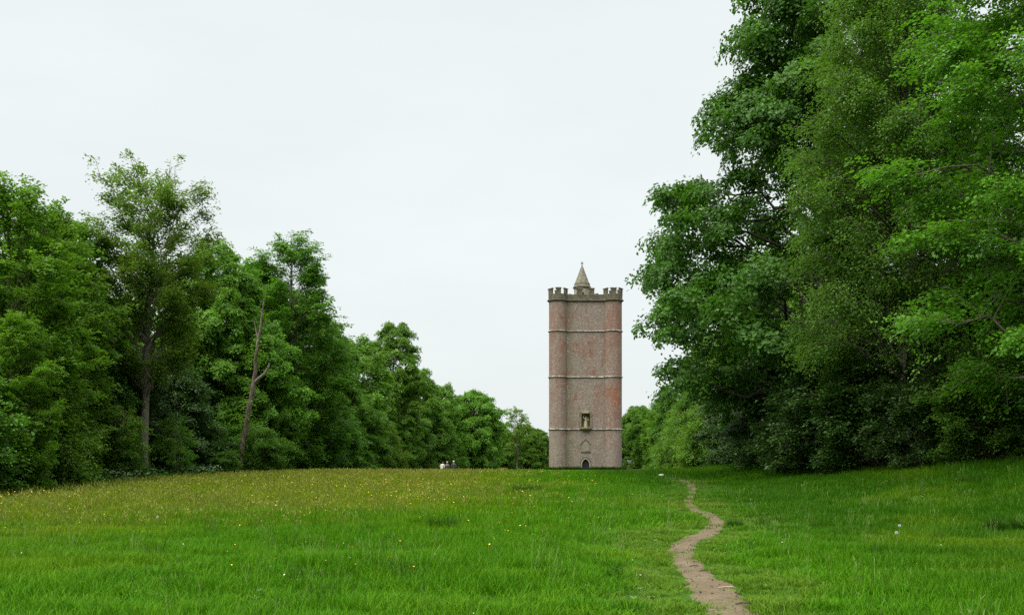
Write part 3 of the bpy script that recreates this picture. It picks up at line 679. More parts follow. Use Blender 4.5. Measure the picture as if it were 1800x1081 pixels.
tree('maple', -20.8, 116, 'rounded tree right of the spiky dark tree', 30, .80, group='trees along the left wood edge')
tree('woodland', -20.5, 132, 'soft green tree behind the rounded trees of the left row', 100, .98, group='trees along the left wood edge')
tree('maple', -18.2, 150, 'round-topped tree with pale thin stem in the middle of the left row', 260, 1.0, group='trees along the left wood edge')
tree('woodland', -13.4, 190, 'tree filling the dip left of the wide drooping tree', 140, .90, group='trees along the left wood edge')
tree('woodland', -16.2, 172, 'sloping-crowned tree left of the three walkers', 300, .98, group='trees along the left wood edge')
tree('lime', -8.4, 205, 'wide drooping dark green tree behind the three walkers', 0, .98, group='trees along the left wood edge')
tree('thin', 1.2, 236, 'small see-through tree left of the tower', 0, 1.12, group='trees along the left wood edge')
tree('lime', 38.5, 300, 'rounded tree just right of the tower', 90, 1.12, group='trees behind the tower')
tree('lime', 42.0, 276, 'low bright tree between the tower and the right wood', 210, .78, group='trees behind the tower')
for i, (x, y, s, lb) in enumerate(((7, 285, .68, 'round bush touching the left side of the tower foot'), (14, 300, .62, 'low bush hidden behind the left turret of the tower'), (-4, 262, .75, 'bush behind the small see-through tree'), (24, 318, .7, 'low bush hidden behind the right turret of the tower'), (52, 290, .8, 'far bush where the right wood meets the sky'), (30, 330, .8, 'farthest bush straight behind the tower'), (-14, 250, .95, 'bush behind the wide drooping tree'), (-24, 240, 1.05, 'bush farthest left behind the end of the left row'), (46, 250, .6, 'low bush at the far foot of the right wood'), (3.6, 262, .7, 'low bush filling the gap beside the small see-through tree'))):
    tree('lime', x, y, lb, 47 * i, s, name='distant_bush', cat='bush', group='distant bushes behind the tower')
# understorey along the wood edges
U_L = [(-20.2, 79.5, 'shrub', .72, 120), (-21.9, 76.6, 'shrub', .38, 20), (-24.6, 43, 'shrub', 1.1, 40), (-24.6, 50.0, 'shrub_bright', .95, 100), (-26.2, 55.5, 'shrub', .9, 200), (-24.4, 60.5, 'shrub', .62, 10), (-25.5, 64, 'shrub', .7, 10), (-27.5, 62, 'thicket', .9, 60),
       (-27.5, 70, 'thicket', .95, 0), (-24.8, 71.5, 'shrub', .55, 90), (-26, 78, 'thicket', .9, 130), (-22.6, 84.5, 'shrub', .85, 30), (-21.6, 89, 'thicket', .7, 280), (-24, 94, 'thicket', .9, 170),
       (-20.6, 103, 'thicket', .95, 20), (-19.5, 112, 'thicket', .9, 220), (-19.2, 124, 'thicket', 1.0, 300), (-18.0, 137, 'shrub_bright', 1.0, 60), (-17.2, 148, 'thicket', .9, 80), (-15.8, 160, 'thicket', 1.0, 190), (-13.5, 176, 'thicket', 1.0, 10), (-12.5, 190, 'thicket', .9, 100), (-30, 45, 'thicket', 1.0, 0), (-31, 54, 'thicket', 1.1, 90)]
U_R = [(17.2, 47.5, 'shrub', 1.0, 10), (16.6, 51.5, 'shrub', 1.15, 150), (16.0, 55.5, 'thicket', .62, 270), (18.0, 43.5, 'shrub', .75, 60), (16.6, 62, 'thicket', .8, 100), (19.6, 40.5, 'shrub', .8, 0), (22.2, 38.5, 'thicket', .8, 100), (22.8, 43.5, 'thicket', .85, 60), (21.6, 48, 'shrub', 1.0, 20), (20.6, 50.5, 'shrub', 1.2, 80), (19.2, 54.5, 'thicket', .75, 200), (20.2, 61, 'thicket', .95, 10), (18.8, 66, 'thicket', .9, 130), (21.8, 70, 'thicket', 1.1, 250),
       (19.8, 75, 'thicket', 1.0, 320), (20.6, 83, 'thicket', .9, 45), (21.2, 92, 'thicket', 1.0, 90), (20.6, 102, 'shrub_bright', 1.15, 10), (21.8, 113, 'thicket', 1.0, 160), (22.0, 125, 'shrub_bright', 1.1, 230), (24.5, 138, 'thicket', 1.0, 70), (25.5, 153, 'thicket', .9, 20), (27.5, 170, 'shrub_bright', 1.0, 20), (31, 188, 'thicket', .9, 20), (33, 210, 'thicket', .85, 200), (36, 232, 'thicket', .8, 100), (25.5, 48, 'thicket', 1.1, 300), (25.5, 56, 'thicket', 1.1, 30)]
ORD = 'first second third fourth fifth sixth seventh eighth ninth tenth eleventh twelfth thirteenth fourteenth fifteenth sixteenth seventeenth eighteenth nineteenth twentieth twenty-first twenty-second'.split()
for side, lst in (('left', U_L), ('right', U_R)):
    for x, y, k, sc, rz in lst:
        kn = 'bright drooping bush' if k == 'shrub_bright' else 'dark leafy thicket' if k == 'thicket' else 'low dark shrub'
        q = [v for v in sorted(lst, key=lambda v: v[1]) if v[2] == k].index((x, y, k, sc, rz))
        tree(k, x, y, '%s %s from the near end of the %s wood edge' % (ORD[q], kn, side), rz, sc, name='thicket' if k == 'thicket' else None, cat='bush', group='undergrowth along the %s wood' % side,
             leaf='understorey_shade' if k != 'shrub_bright' and ((side == 'right' and 42 < y < 105) or (side == 'left' and y < 88 and k == 'thicket')) else None)
# the woods behind the front rows
g = random.Random(9)
for side, xs in ((-1, (30.5, 38)), (1, (30.5, 38.5))):
    for r_, x0 in enumerate(xs):
        y = 42 + 5 * r_ + (8 if side > 0 else 0)
        q = 0
        while y < 240 - 30 * r_:
            k = g.choice(('woodland', 'woodland_dark', 'woodland_dark', 'hornbeam'))
            sc = g.uniform(.78, .98) * (.9 if k == 'hornbeam' else 1)
            tree(k, side * (x0 + g.uniform(-1.5, 1.5)), y + g.uniform(-2, 2), '%s tree from the camera in the %s hidden row inside the %s wood' % (ORD[q], ('front', 'back')[r_], 'left' if side < 0 else 'right'), g.uniform(0, 360), sc,
                 name='woodland_tree', group=('trees inside the left wood' if side < 0 else 'trees inside the right wood'))
            y += 8.5 + 1.2 * r_ + y * .035; q += 1

# bare leaning dead trunk in front of the left wood
def polytube(pts, rads, k=10, sub=6):
    P = smooth_line(np.column_stack([np.array(pts, float), np.array(rads, float)]), sub); t = Tubes(); t.add(P[:, :3], P[:, 3], k); return t
gg = np.random.default_rng(4)
sx, sy = -21.4, 78.0
snag = thing('dead_tree', 'leaning bare dead trunk with a short upturned stub, left of centre', 'dead tree', (sx, sy, gzf(sx, sy) - .05))
t = polytube([(0, 0, -.3), (.05, 0, .3), (.25, 0, 2.2), (.6, .1, 4.4), (.95, .1, 6.3), (1.25, .1, 8.2), (1.35, 0, 9.6), (1.65, .1, 11.6), (1.85, .1, 13.2), (1.95, .1, 14.0)], [.36, .27, .21, .195, .175, .155, .115, .09, .06, .02], 10)
V = np.concatenate(t.V); V += gg.normal(0, .022, V.shape); link('trunk', mesh_np('dead_trunk', V, np.concatenate(t.F), [bark_mat('dead_bark', (.042, .032, .024), (.22, .175, .135), 2)], smooth=True), snag)
t = polytube([(1.2, .1, 7.4), (1.6, -.1, 7.75), (2.05, -.2, 8.1), (2.35, -.2, 8.6), (2.45, -.2, 8.95)], [.15, .13, .11, .09, .05], 8); link('stub_branch', t.mesh('stub_branch', BARK['ash']), snag)
t = polytube([(1.5, .1, 10.8), (1.3, .1, 11.6), (1.2, 0, 12.3)], [.08, .05, .02], 6); link('branch', t.mesh('branch', BARK['pale']), snag)
n = 620; zz = np.concatenate([gg.normal(1.2, .8, 260), gg.normal(5.2, 1.0, 200), gg.normal(9.6, .7, 160)]).clip(.1, 12); aa = gg.random(n) * 6.283; rr_ = gg.uniform(.15, .62, n)
P = np.stack([np.interp(zz, [0, 2.2, 4.4, 6.3, 8.2, 9.6, 13], [.05, .25, .6, .95, 1.25, 1.35, 1.85]) + rr_ * np.cos(aa), rr_ * np.sin(aa), zz], -1); A = np.stack([np.cos(aa), np.sin(aa), gg.normal(-.1, .3, n)], -1)
V, F = leaf_quads(P, A, np.array([[0, 0, 1.]]) + gg.normal(0, .4, (n, 3)), gg.uniform(.14, .26, n), gg.uniform(.10, .17, n)); link('leafy_shoots', mesh_np('leafy_shoots', V, F, [LEAF['wood']], tint=gg.random(n)), snag)
for i, (x, y, sc, rz, lb) in enumerate(((-23.6, 60.5, .62, 0, 'thin pale-stemmed sapling left of the bare ash trunk'), (-23.2, 68.5, .6, 90, 'thin pale-stemmed sapling right of the bare ash trunk'))):
    tree('sapling', x, y, lb, rz, sc, group='saplings at the left wood edge')

# ------------------------------------------------------------------ grass and flowers
tf_blades = {}
def scatter(name, temps, mats, X, Y, scl, pick=None, seed=0, tilt=.08, sink=.01, **props):
    """temps: list of (verts, quads, material index); each point carries one template, turned and scaled"""
    g = np.random.default_rng(seed); n = len(X)
    V, F, M, pr_, TI = [], [], [], [], []
    o = 0; ctr = np.array([np.mean(X), np.mean(Y), np.mean(gz(X, Y))])        # templates wait in the middle of their field
    for k, (tv, tf, tm) in enumerate(temps):
        V.append(tv + ctr); F.append(np.asarray(tf) + o); M.append(np.broadcast_to(tm, len(tf))); nb = tf_blades.get(id(tf), (len(tf),))[0]; TI.append(np.tile(g.random(nb) ** 1.3, len(tf) // nb)); pr_.append(np.full(len(tv), k + 1)); o += len(tv)
    PV = np.column_stack([X, Y, gz(X, Y) - sink]); V.append(PV); pr_.append(np.zeros(n))
    me = mesh_np(name, np.concatenate(V), np.concatenate(F), mats, fmat=np.concatenate(M), tint=np.concatenate(TI))
    tot = o + n
    pick = g.integers(0, len(temps), n) if pick is None else pick
    rot = np.zeros((tot, 3), np.float32); rot[o:, 2] = g.random(n) * 6.283; rot[o:, 0] = g.normal(0, tilt, n); rot[o:, 1] = g.normal(0, tilt, n)
    sc = np.ones((tot, 3), np.float32); sc[o:] = scl
    pk = np.zeros(tot, np.int32); pk[o:] = pick
    me.attributes.new('proto', 'INT', 'POINT').data.foreach_set('value', np.concatenate(pr_).astype(np.int32))
    me.attributes.new('pick', 'INT', 'POINT').data.foreach_set('value', pk)
    me.attributes.new('rot', 'FLOAT_VECTOR', 'POINT').data.foreach_set('vector', rot.ravel())
    me.attributes.new('scl', 'FLOAT_VECTOR', 'POINT').data.foreach_set('vector', sc.ravel())
    ob = link(name, me, **props)
    ng = bpy.data.node_groups.new(name, 'GeometryNodeTree')
    ng.interface.new_socket('Geometry', in_out='INPUT', socket_type='NodeSocketGeometry'); ng.interface.new_socket('Geometry', in_out='OUTPUT', socket_type='NodeSocketGeometry')
    N, Lk = ng.nodes.new, ng.links.new
    gi, go = N('NodeGroupInput'), N('NodeGroupOutput')
    def attr(nm, ty):
        a = N('GeometryNodeInputNamedAttribute'); a.data_type = ty; a.inputs['Name'].default_value = nm; return a.outputs['Attribute']
    def sep(k):
        c = N('FunctionNodeCompare'); c.data_type = 'INT'; c.operation = 'EQUAL'
        ins = [i for i in c.inputs if i.type == 'INT']; Lk(attr('proto', 'INT'), ins[0]); ins[1].default_value = k
        s_ = N('GeometryNodeSeparateGeometry'); s_.domain = 'POINT'; Lk(gi.outputs[0], s_.inputs[0]); Lk(c.outputs[0], s_.inputs[1]); return s_.outputs[0]
    tr_ = []
    gti = N('GeometryNodeGeometryToInstance')
    for k in range(len(temps)):
        t_ = N('GeometryNodeTransform'); t_.inputs['Translation'].default_value = tuple(-ctr); Lk(sep(k + 1), t_.inputs[0]); Lk(t_.outputs[0], gti.inputs[0])
    iop = N('GeometryNodeInstanceOnPoints'); Lk(sep(0), iop.inputs['Points']); Lk(gti.outputs[0], iop.inputs['Instance']); iop.inputs['Pick Instance'].default_value = True
    Lk(attr('pick', 'INT'), iop.inputs['Instance Index']); Lk(attr('scl', 'FLOAT_VECTOR'), iop.inputs['Scale'])
    e2r = N('FunctionNodeEulerToRotation'); Lk(attr('rot', 'FLOAT_VECTOR'), e2r.inputs[0]); Lk(e2r.outputs[0], iop.inputs['Rotation'])
    Lk(iop.outputs[0], go.inputs[0])
    md = ob.modifiers.new('scatter', 'NODES'); md.node_group = ng
    return ob
def blades(g, n, rad, h0, h1, w, bend=.5, seg=3):
    """n arching grass blades rooted in a disc"""
    a = g.random(n) * 6.283; r_ = rad * np.sqrt(g.random(n)); b = np.stack([r_ * np.cos(a), r_ * np.sin(a), np.zeros(n)], -1)
    h = g.uniform(h0, h1, n); az = a + g.normal(0, 1.0, n); out = np.stack([np.cos(az), np.sin(az), np.zeros(n)], -1); sd_ = np.stack([-np.sin(az + g.normal(0, .6, n)), np.cos(az), np.zeros(n)], -1)
    be = h * bend * g.uniform(.2, 1.3, n); ww = w * g.uniform(.7, 1.3, n)
    rows = []
    for s_ in np.linspace(0, 1, seg + 1):
        c = b + out * (be * s_ ** 2)[:, None] + np.array([0, 0, 1]) * (h * (s_ - .28 * s_ ** 3 * np.minimum(1, be / h)))[:, None]
        k = (1 - s_ ** 1.6) * .5 + .03
        rows += [c - sd_ * (ww * k)[:, None], c + sd_ * (ww * k)[:, None]]
    V = np.stack(rows, 1).reshape(-1, 3); m = 2 * (seg + 1)
    F = np.concatenate([np.stack([np.arange(n) * m + 2 * q, np.arange(n) * m + 2 * q + 1, np.arange(n) * m + 2 * q + 3, np.arange(n) * m + 2 * q + 2], -1) for q in range(seg)])
    tf_blades[id(F)] = (n, F)
    return V, F, 0
def field(g, y0, y1, dens, xl=-26, xr=26):
    n = int(dens * (y1 - y0) * (xr - xl)); x = g.uniform(xl, xr, n); y = g.uniform(y0, y1, n)
    k = np.abs(x) < y * .56 + 2.5
    return x[k], y[k]
def mead(x, y):
    j = (vnoise(x, y, 6, 31) - .5) * 12
    return sstep(23, 40, y + j - .42 * x) * sstep(4.0, -5.0, x + j * .5) * sstep(-23, -20, x)
def wooded(x, y): return (x < -22.6 + 1.5 * (vnoise(x, y, 4, 3) - .5)) | (x > 20.5 + 1.5 * (vnoise(x, y, 4, 4) - .5))
g = np.random.default_rng(77)
def sward(name, y0, y1, dens, temps, wide, seed, hmul=1.0):
    g = np.random.default_rng(seed); x, y = field(g, y0, y1, dens)
    pd = path_dist(x, y); n1 = vnoise(x, y, 2.5, 5); n2 = vnoise(x, y, .8, 6)
    k = (pd > -.16 + .26 * vnoise(x, y, .45, 66)) & ~wooded(x, y); x, y, pd, n1, n2 = x[k], y[k], pd[k], n1[k], n2[k]
    h = (.30 + .70 * sstep(.15, 2.6, pd + 1.6 * (n1 - .5))) * (.45 + .75 * n2 + .55 * vnoise(x, y, 5.5, 15)) * hmul
    h *= 1 + .35 * sstep(13, 20, x)
    w = wide * g.uniform(.8, 1.25, len(x))
    lo = (pd + 1.3 * (n1 - .5) + .8 * (n2 - .5)) < 1.0
    scatter(name, temps, [GRASS], x[~lo], y[~lo], np.stack([w, w, h], -1)[~lo], seed=seed, kind='stuff', label='green meadow grass')
    if lo.sum() > 50: scatter('trodden_' + name, temps, [GRASS_SHORT], x[lo], y[lo], np.stack([w, w, h], -1)[lo], seed=seed, kind='stuff', label='short trodden grass beside the path')
near_t = [blades(g, 32, .16, .08, .25, .0105, .65) for _ in range(6)]
mid_t = [blades(g, 30, .24, .12, .30, .017, .5) for _ in range(5)]
far_t = [blades(g, 26, .42, .16, .34, .036, .4, 2) for _ in range(4)]
sward('near_grass', 7, 24, 34, near_t, 1.0, 101)
sward('middle_grass', 24, 52, 15, mid_t, 1.0, 102)
sward('far_grass', 52, 130, 4.2, far_t, 1.15, 103)
# coarse dark tufts and bleached flowering stalks through the sward
x, y = field(g, 8, 48, 1.1); k = (path_dist(x, y) > .8) & ~wooded(x, y) & (g.random(len(x)) < np.clip(1.8 * vnoise(x, y, 3.2, 71) - .5, .03, 1)); x, y = x[k], y[k]; w = g.uniform(.6, 1.3, len(x))
scatter('coarse_grass', [blades(g, 46, .17, .14, .36, .011, .7) for _ in range(4)], [GRASS_DARK], x, y, np.stack([w, w, w * g.uniform(.6, 1.05, len(x))], -1), seed=121, kind='stuff', label='coarse dark grass tufts through the sward')
def stalk(g, n):
    V, F, M = [], [], []
    for i in range(n):
        a = g.random() * 6.283; r_ = .2 * math.sqrt(g.random()); b = np.array([r_ * math.cos(a), r_ * math.sin(a), 0]); h = g.uniform(.26, .48); t_ = b + [g.normal(0, .07), g.normal(0, .07), h]; q = np.array([math.cos(a), math.sin(a), 0]); o = len(V)
        V += [b - q * .0025, b + q * .0025, t_ + q * .0018, t_ - q * .0018, t_ - [0, 0, .02], t_ + q * .007 + [0, 0, .03], t_ + [g.normal(0, .01), g.normal(0, .01), .085], t_ - q * .007 + [0, 0, .035]]; F += [(o, o + 1, o + 2, o + 3), (o + 4, o + 5, o + 6, o + 7)]; M += [0, 0]
    return np.array(V), np.array(F), np.array(M)
x, y = field(g, 8, 40, 1.3); k = (path_dist(x, y) > .6) & ~wooded(x, y) & (g.random(len(x)) < np.clip(1.7 * vnoise(x, y, 2.6, 72) - .45, .06, 1)); x, y = x[k], y[k]; w = g.uniform(.7, 1.1, len(x))
scatter('pale_grass_stalks', [stalk(g, 6) for _ in range(5)], [plain('bleached_stalk', (.13, .185, .045), var=.3)], x, y, np.stack([w] * 3, -1), seed=122, tilt=.2, kind='stuff', label='pale flowering grass stalks in the sward')
# grit on the path
n = 600; i_ = g.integers(0, len(PL) - 30, n); f_ = g.uniform(-.9, .9, n); x = PL[i_, 0] + nrm[i_, 0] * PL[i_, 2] * f_ + g.normal(0, .05, n); y = PL[i_, 1] + nrm[i_, 1] * PL[i_, 2] * f_ + g.normal(0, .05, n)
def pebble(g):
    v = np.array([(-1, 0, 0), (1, 0, 0), (0, -1, 0), (0, 1, 0), (0, 0, -.7), (0, 0, .7)], float) * g.uniform(.7, 1.3, (6, 3)); f = np.array([(0, 2, 5, 5), (2, 1, 5, 5)]); f = np.array([(4, 2, 5, 0), (4, 1, 5, 2), (4, 3, 5, 1), (4, 0, 5, 3)]); return v, f, 0
w = .016 * g.random(n) ** 2 + .005; scatter('path_grit', [pebble(g) for _ in range(4)], [plain('grit', (.19, .15, .11), var=.25, scale=3)], x, y, np.stack([w] * 3, -1), seed=123, tilt=.6, sink=-.028, kind='stuff', label='grit and small pebbles on the earth path')
# long grass round the foot of the tower
a_ = np.array(outline(.5)); a_ = np.concatenate([a_] + [a_ + g.normal(0, .25, a_.shape) for _ in range(5)]); fl = np.column_stack([g.uniform(-5, 5, 160), g.uniform(-2.0, -1.0, 160)]); fl = fl[np.abs(fl[:, 0]) > 1.1]; a_ = np.concatenate([a_, fl])
w = g.uniform(.8, 1.5, len(a_)); scatter('tower_foot_grass', [blades(g, 40, .45, .25, .75, .05, .5) for _ in range(4)], [GRASS_DARK], a_[:, 0] + TX, a_[:, 1] + TY, np.stack([w] * 3, -1), seed=124, kind='stuff', label='long grass round the foot of the tower')
# tall dark rank grass along the foot of the woods
x, y = field(g, 36, 130, 9); e = np.minimum(np.abs(x + 22.6), np.abs(x - 20.3)); k = (e < 1.6 * g.random(len(x)) + .3); x, y = x[k], y[k]
w = g.uniform(.9, 1.5, len(x)); scatter('rank_grass', [blades(g, 26, .3, .25, .6, .022, .55) for _ in range(4)], [GRASS_DARK], x, y, np.stack([w, w, w * g.uniform(.5, 1.1, len(x))], -1), seed=104, kind='stuff', label='rank dark grass along the wood edge')
# seed heads over the flowering meadow
def stems(g, n, rad, h0, h1, w, hw, hl):
    V, F, M = [], [], []
    for i in range(n):
        a = g.random() * 6.283; r_ = rad * math.sqrt(g.random()); bx, by = r_ * math.cos(a), r_ * math.sin(a); h = g.uniform(h0, h1); tx, ty = bx + g.normal(0, .06), by + g.normal(0, .06); q = g.random() * 3.14; cx, cy = math.cos(q), math.sin(q); o = len(V)
        V += [(bx - w * cx, by - w * cy, 0), (bx + w * cx, by + w * cy, 0), (tx + w * .5 * cx, ty + w * .5 * cy, h), (tx - w * .5 * cx, ty - w * .5 * cy, h)]
        V += [(tx, ty, h - hl * .2), (tx + hw * cx, ty + hw * cy, h + hl * .3), (tx + .03 * cy, ty + .02, h + hl), (tx - hw * cx, ty - hw * cy, h + hl * .35)]
        F += [(o, o + 1, o + 2, o + 3), (o + 4, o + 5, o + 6, o + 7)]; M += [0, 1]
    return np.array(V), np.array(F), np.array(M)
STEM = plain('grass_stem', (.085, .125, .012)); HEAD = plain('seed_head', (.180, .195, .026), var=.3)
x, y = field(g, 22, 56, 5); k = (mead(x, y) > g.random(len(x))); x, y = x[k], y[k]
s1 = g.uniform(.75, 1.15, len(x)); scatter('meadow_seed_heads', [stems(g, 9, .22, .28, .46, .002, .011, .07) for _ in range(4)], [STEM, HEAD], x, y, np.stack([s1] * 3, -1), seed=105, kind='stuff', label='tawny grass seed heads over the meadow')
x, y = field(g, 56, 125, 1.6); k = (mead(x, y) > g.random(len(x))); x, y = x[k], y[k]
s1 = g.uniform(.75, 1.1, len(x)); scatter('far_seed_heads', [stems(g, 12, .42, .28, .42, .004, .022, .09) for _ in range(4)], [STEM, HEAD], x, y, np.stack([s1] * 3, -1), seed=106, kind='stuff', label='tawny grass seed heads far across the meadow')
# flowers
def flower(r_, h, cup, n=5, stem=.0022):
    V = [(-stem, 0, 0), (stem, 0, 0), (stem, 0, h), (-stem, 0, h)]; F = [(0, 1, 2, 3)]; M = [0]
    for i in range(n):
        a = 6.283 * i / n; d = 6.283 / n * .55; o = len(V)
        V += [(0, 0, h), (r_ * .75 * math.cos(a - d), r_ * .75 * math.sin(a - d), h + cup * .7), (r_ * math.cos(a), r_ * math.sin(a), h + cup), (r_ * .75 * math.cos(a + d), r_ * .75 * math.sin(a + d), h + cup * .7)]
        F.append((o, o + 1, o + 2, o + 3)); M.append(1)
    return np.array(V), np.array(F), np.array(M)
YEL = plain('buttercup_petal', (.80, .62, .03), rough=.35, spec=.5, var=.08); WHI = plain('daisy_petal', (.62, .62, .58), var=.05)
x, y = field(g, 14, 110, 13.0); cl = vnoise(x, y, 1.7, 41) * vnoise(x, y, 5.5, 42)
dd = y - .30 * x + 7 * (vnoise(x, y, 6, 33) - .5)
p_ = (.9 * sstep(22, 32, dd) + .1 * sstep(13, 22, dd)) * sstep(6, 0, x) * sstep(-23.5, -21, x) * np.clip((cl - .20) * 3.6, .025, 1) * np.interp(y, [14, 40, 60, 110], [.85, .7, .42, .3]) + .012 * (x < 2) * (y < 30)
k = p_ > g.random(len(x)); x, y = x[k], y[k]; s1 = g.uniform(.45, 1.0, len(x)) * np.interp(y, [15, 24, 40, 100], [.6, .78, .95, 1.0])
scatter('buttercups', [flower(.030, .44, .020), flower(.034, .50, .016), flower(.028, .40, .024)], [STEM, YEL], x, y, np.stack([s1, s1, np.minimum(s1, 1.15)], -1), seed=107, tilt=.25, kind='stuff', label='yellow buttercups scattered over the meadow')
x, y = field(g, 9, 40, 6, -10, 16); cl = vnoise(x, y, 1.6, 51)
p_ = np.clip((cl - .55) * 1.6, .012, 1) * .28; k = (p_ > g.random(len(x))) & (path_dist(x, y) > .3); x, y = x[k], y[k]; s1 = g.uniform(.6, 1.1, len(x))
scatter('daisies', [flower(.013, .20, .002, 7), flower(.010, .22, .008, 6), flower(.016, .17, .003, 7)], [STEM, WHI], x, y, np.stack([s1] * 3, -1), seed=108, tilt=.25, kind='stuff', label='small white daisies and clover heads in the grass')
# broad-leaved weeds in the trodden turf
def rosette(g, n, l0, l1):
    a = np.arange(n) * 2.4 + g.normal(0, .2, n); P = np.zeros((n, 3)); P[:, 2] = .02
    A = np.stack([np.cos(a), np.sin(a), g.uniform(.25, .9, n)], -1); Nn = np.stack([-np.cos(a) * .5, -np.sin(a) * .5, np.ones(n)], -1)
    ln = g.uniform(l0, l1, n); V, F = leaf_quads(P, A, Nn, ln, ln * .42); return V, F, 0
WEED = plain('dock_leaf', (.060, .135, .014), rough=.4, spec=.4, var=.3, scale=30)
x, y = field(g, 8, 32, 5); pd = path_dist(x, y); k = (pd > .15) & (g.random(len(x)) < np.clip((vnoise(x, y, 2.2, 61) - .45) * 1.6, 0.02, 1)) & (np.abs(pd) < 7); x, y = x[k], y[k]; s1 = g.uniform(.4, .85, len(x))
scatter('turf_weeds', [rosette(g, 8, .09, .17) for _ in range(4)], [WEED], x, y, np.stack([s1] * 3, -1), seed=109, kind='stuff', label='broad-leaved weeds in the turf beside the path')
# brambles and nettles on the wood floor
x, y = field(g, 38, 120, 2.4, -40, 40); k = wooded(x, y) & ((x > -31) & (x < 29)); x, y = x[k], y[k]; s1 = g.uniform(.7, 1.9, len(x))
def bramble(g, n):
    P = np.stack([g.normal(0, .32, n), g.normal(0, .32, n), g.uniform(.05, .5, n)], -1); A = g.normal(0, 1, (n, 3)); A[:, 2] *= .3; ln = g.uniform(.10, .2, n); V, F = leaf_quads(P, A, np.array([[0, 0, 1.]]) + g.normal(0, .35, (n, 3)), ln, ln * .7); return V, F, 0
scatter('bramble_undergrowth', [bramble(g, 46) for _ in range(4)], [plain('bramble_leaf', (.05, .11, .025), rough=.45, spec=.35, var=.4, scale=6)], x, y, np.stack([s1] * 3, -1), seed=110, kind='stuff', label='low brambles and nettles on the wood floor')

# grass tussocks that stand out singly
tus = mesh_np('grass_tussock', *blades(np.random.default_rng(8), 420, .34, .22, .52, .013, .7)[:2], [GRASS_DARK])
for i, (x, y, sx_, sz_, lb) in enumerate(((.75, 43.0, 1.9, 1.1, 'wide dark grass tussock on the field edge left of the tower foot'), (-1.7, 23.8, 1.0, .9, 'dark upright grass tussock alone in the middle of the sward'), (15.9, 34.3, 1.5, 1.0, 'dark grass tussock high on the right bank'),
        (11.6, 22.6, 2.1, .95, 'largest dark grass tussock at the right edge of the picture'), (5.75, 25.6, .65, .55, 'small grass tussock on the right of the path bend'), (16.2, 53.5, 1.6, .8, 'low dark grass clump at the foot of the right wood'), (3.2, 46.5, .8, .7, 'small dark grass tuft beside the wide tussock'))):
    o = link('grass_tussock', tus, label=lb, category='grass tussock', group='dark grass tussocks'); o.location = (x, y, gzf(x, y) - .02); o.scale = (sx_, sx_, sz_); o.rotation_euler = (0, 0, i * 1.3)

# dandelion clocks
def clock():
    g = np.random.default_rng(3); V, F = [], []
    for i in range(170):
        u = unit(g.normal(0, 1, 3)); q = unit(np.cross(u, g.normal(0, 1, 3))); q2 = np.cross(u, q); o = len(V); r_ = .032
        V += [tuple(u * .004), tuple(u * r_ + q * .007), tuple(u * (r_ + .004)), tuple(u * r_ - q * .007)]; F.append((o, o + 1, o + 2, o + 3)); o += 4
        V += [tuple(u * r_ * .9), tuple(u * r_ + q2 * .007), tuple(u * (r_ + .004)), tuple(u * r_ - q2 * .007)]; F.append((o, o + 1, o + 2, o + 3))
    return mesh_np('clock_head', np.array(V), np.array(F), [plain('dandelion_down', (.66, .66, .64), var=.05)])
CK = clock(); st = Tubes(); st.add([(0, 0, 0), (.004, .003, .17), (.012, .004, .36)], [.003, .0025, .0022], 6); CS = st.mesh('clock_stem', plain('dandelion_stem', (.14, .17, .05)))
for x, y, lb in ((7.95, 20.4, 'upper of the two white dandelion clocks right of the path'), (6.9, 17.9, 'lower of the two white dandelion clocks right of the path'), (-8.7, 24.4, 'white dandelion clock among the buttercups on the left')):
    t = thing('dandelion_clock', lb, 'dandelion', (x, y, gzf(x, y)), g.random() * 6, 'dandelion clocks'); link('stem', CS, t); h = link('seed_head', CK, t); h.scale = (.8, .8, .8); h.location = (.012, .004, .37)
# a tall weed on the right bank
x, y = 12.8, 31.0
wd_ = thing('tall_weed', 'tall leafy weed stem standing alone on the right bank', 'plant', (x, y, gzf(x, y)))
st = Tubes(); st.add([(0, 0, -.02), (.02, .01, .3), (-.01, .02, .62), (.01, .02, .82)], [.009, .008, .006, .003], 6); link('stem', st.mesh('weed_stem', plain('weed_stem', (.07, .11, .04))), wd_)
n = 26; a = np.arange(n) * 2.4; P = np.stack([np.zeros(n), np.zeros(n), np.linspace(.12, .82, n)], -1); A = np.stack([np.cos(a), np.sin(a), np.full(n, .5)], -1); ln = np.linspace(.17, .06, n)
V, F = leaf_quads(P, A, np.stack([-np.cos(a) * .5, -np.sin(a) * .5, np.ones(n)], -1), ln, ln * .35); link('leaves', mesh_np('weed_leaves', V, F, [WEED]), wd_)
# sticks on the path, pale stone, fallen branch
for i, (x, y, l_, rz, lb) in enumerate(((2.93, 16.0, .16, .1, 'upper short dark stick lying on the path'), (2.95, 15.3, .15, -.15, 'lower short dark stick lying on the path below the first'), (2.76, 12.75, .24, .05, 'pale stick at the right edge of the path'), (2.62, 11.25, .2, .2, 'dark root-like stick near the bottom of the path'))):
    o = thing('stick', lb, 'stick', (x, y, gzf(x, y) + .03), rz, 'sticks on the path')
    m_s = plain('stick_pale', (.34, .27, .19)) if i == 2 else plain('stick_dark', (.045, .034, .026))
    link('shaft', polytube([(-l_ / 2, 0, .0), (-l_ / 6, .015, .012), (l_ / 5, -.012, .014), (l_ / 2, .01, .002)], [.006, .009, .008, .004], 6, 3).mesh('stick', m_s), o)
    link('side_twig', polytube([(l_ / 6, 0, .012), (l_ / 4, .03, .02), (l_ / 3, .06, .018)], [.007, .005, .003], 5, 3).mesh('twig', m_s), o)
bm = bmesh.new(); bmesh.ops.create_icosphere(bm, subdivisions=3, radius=1)
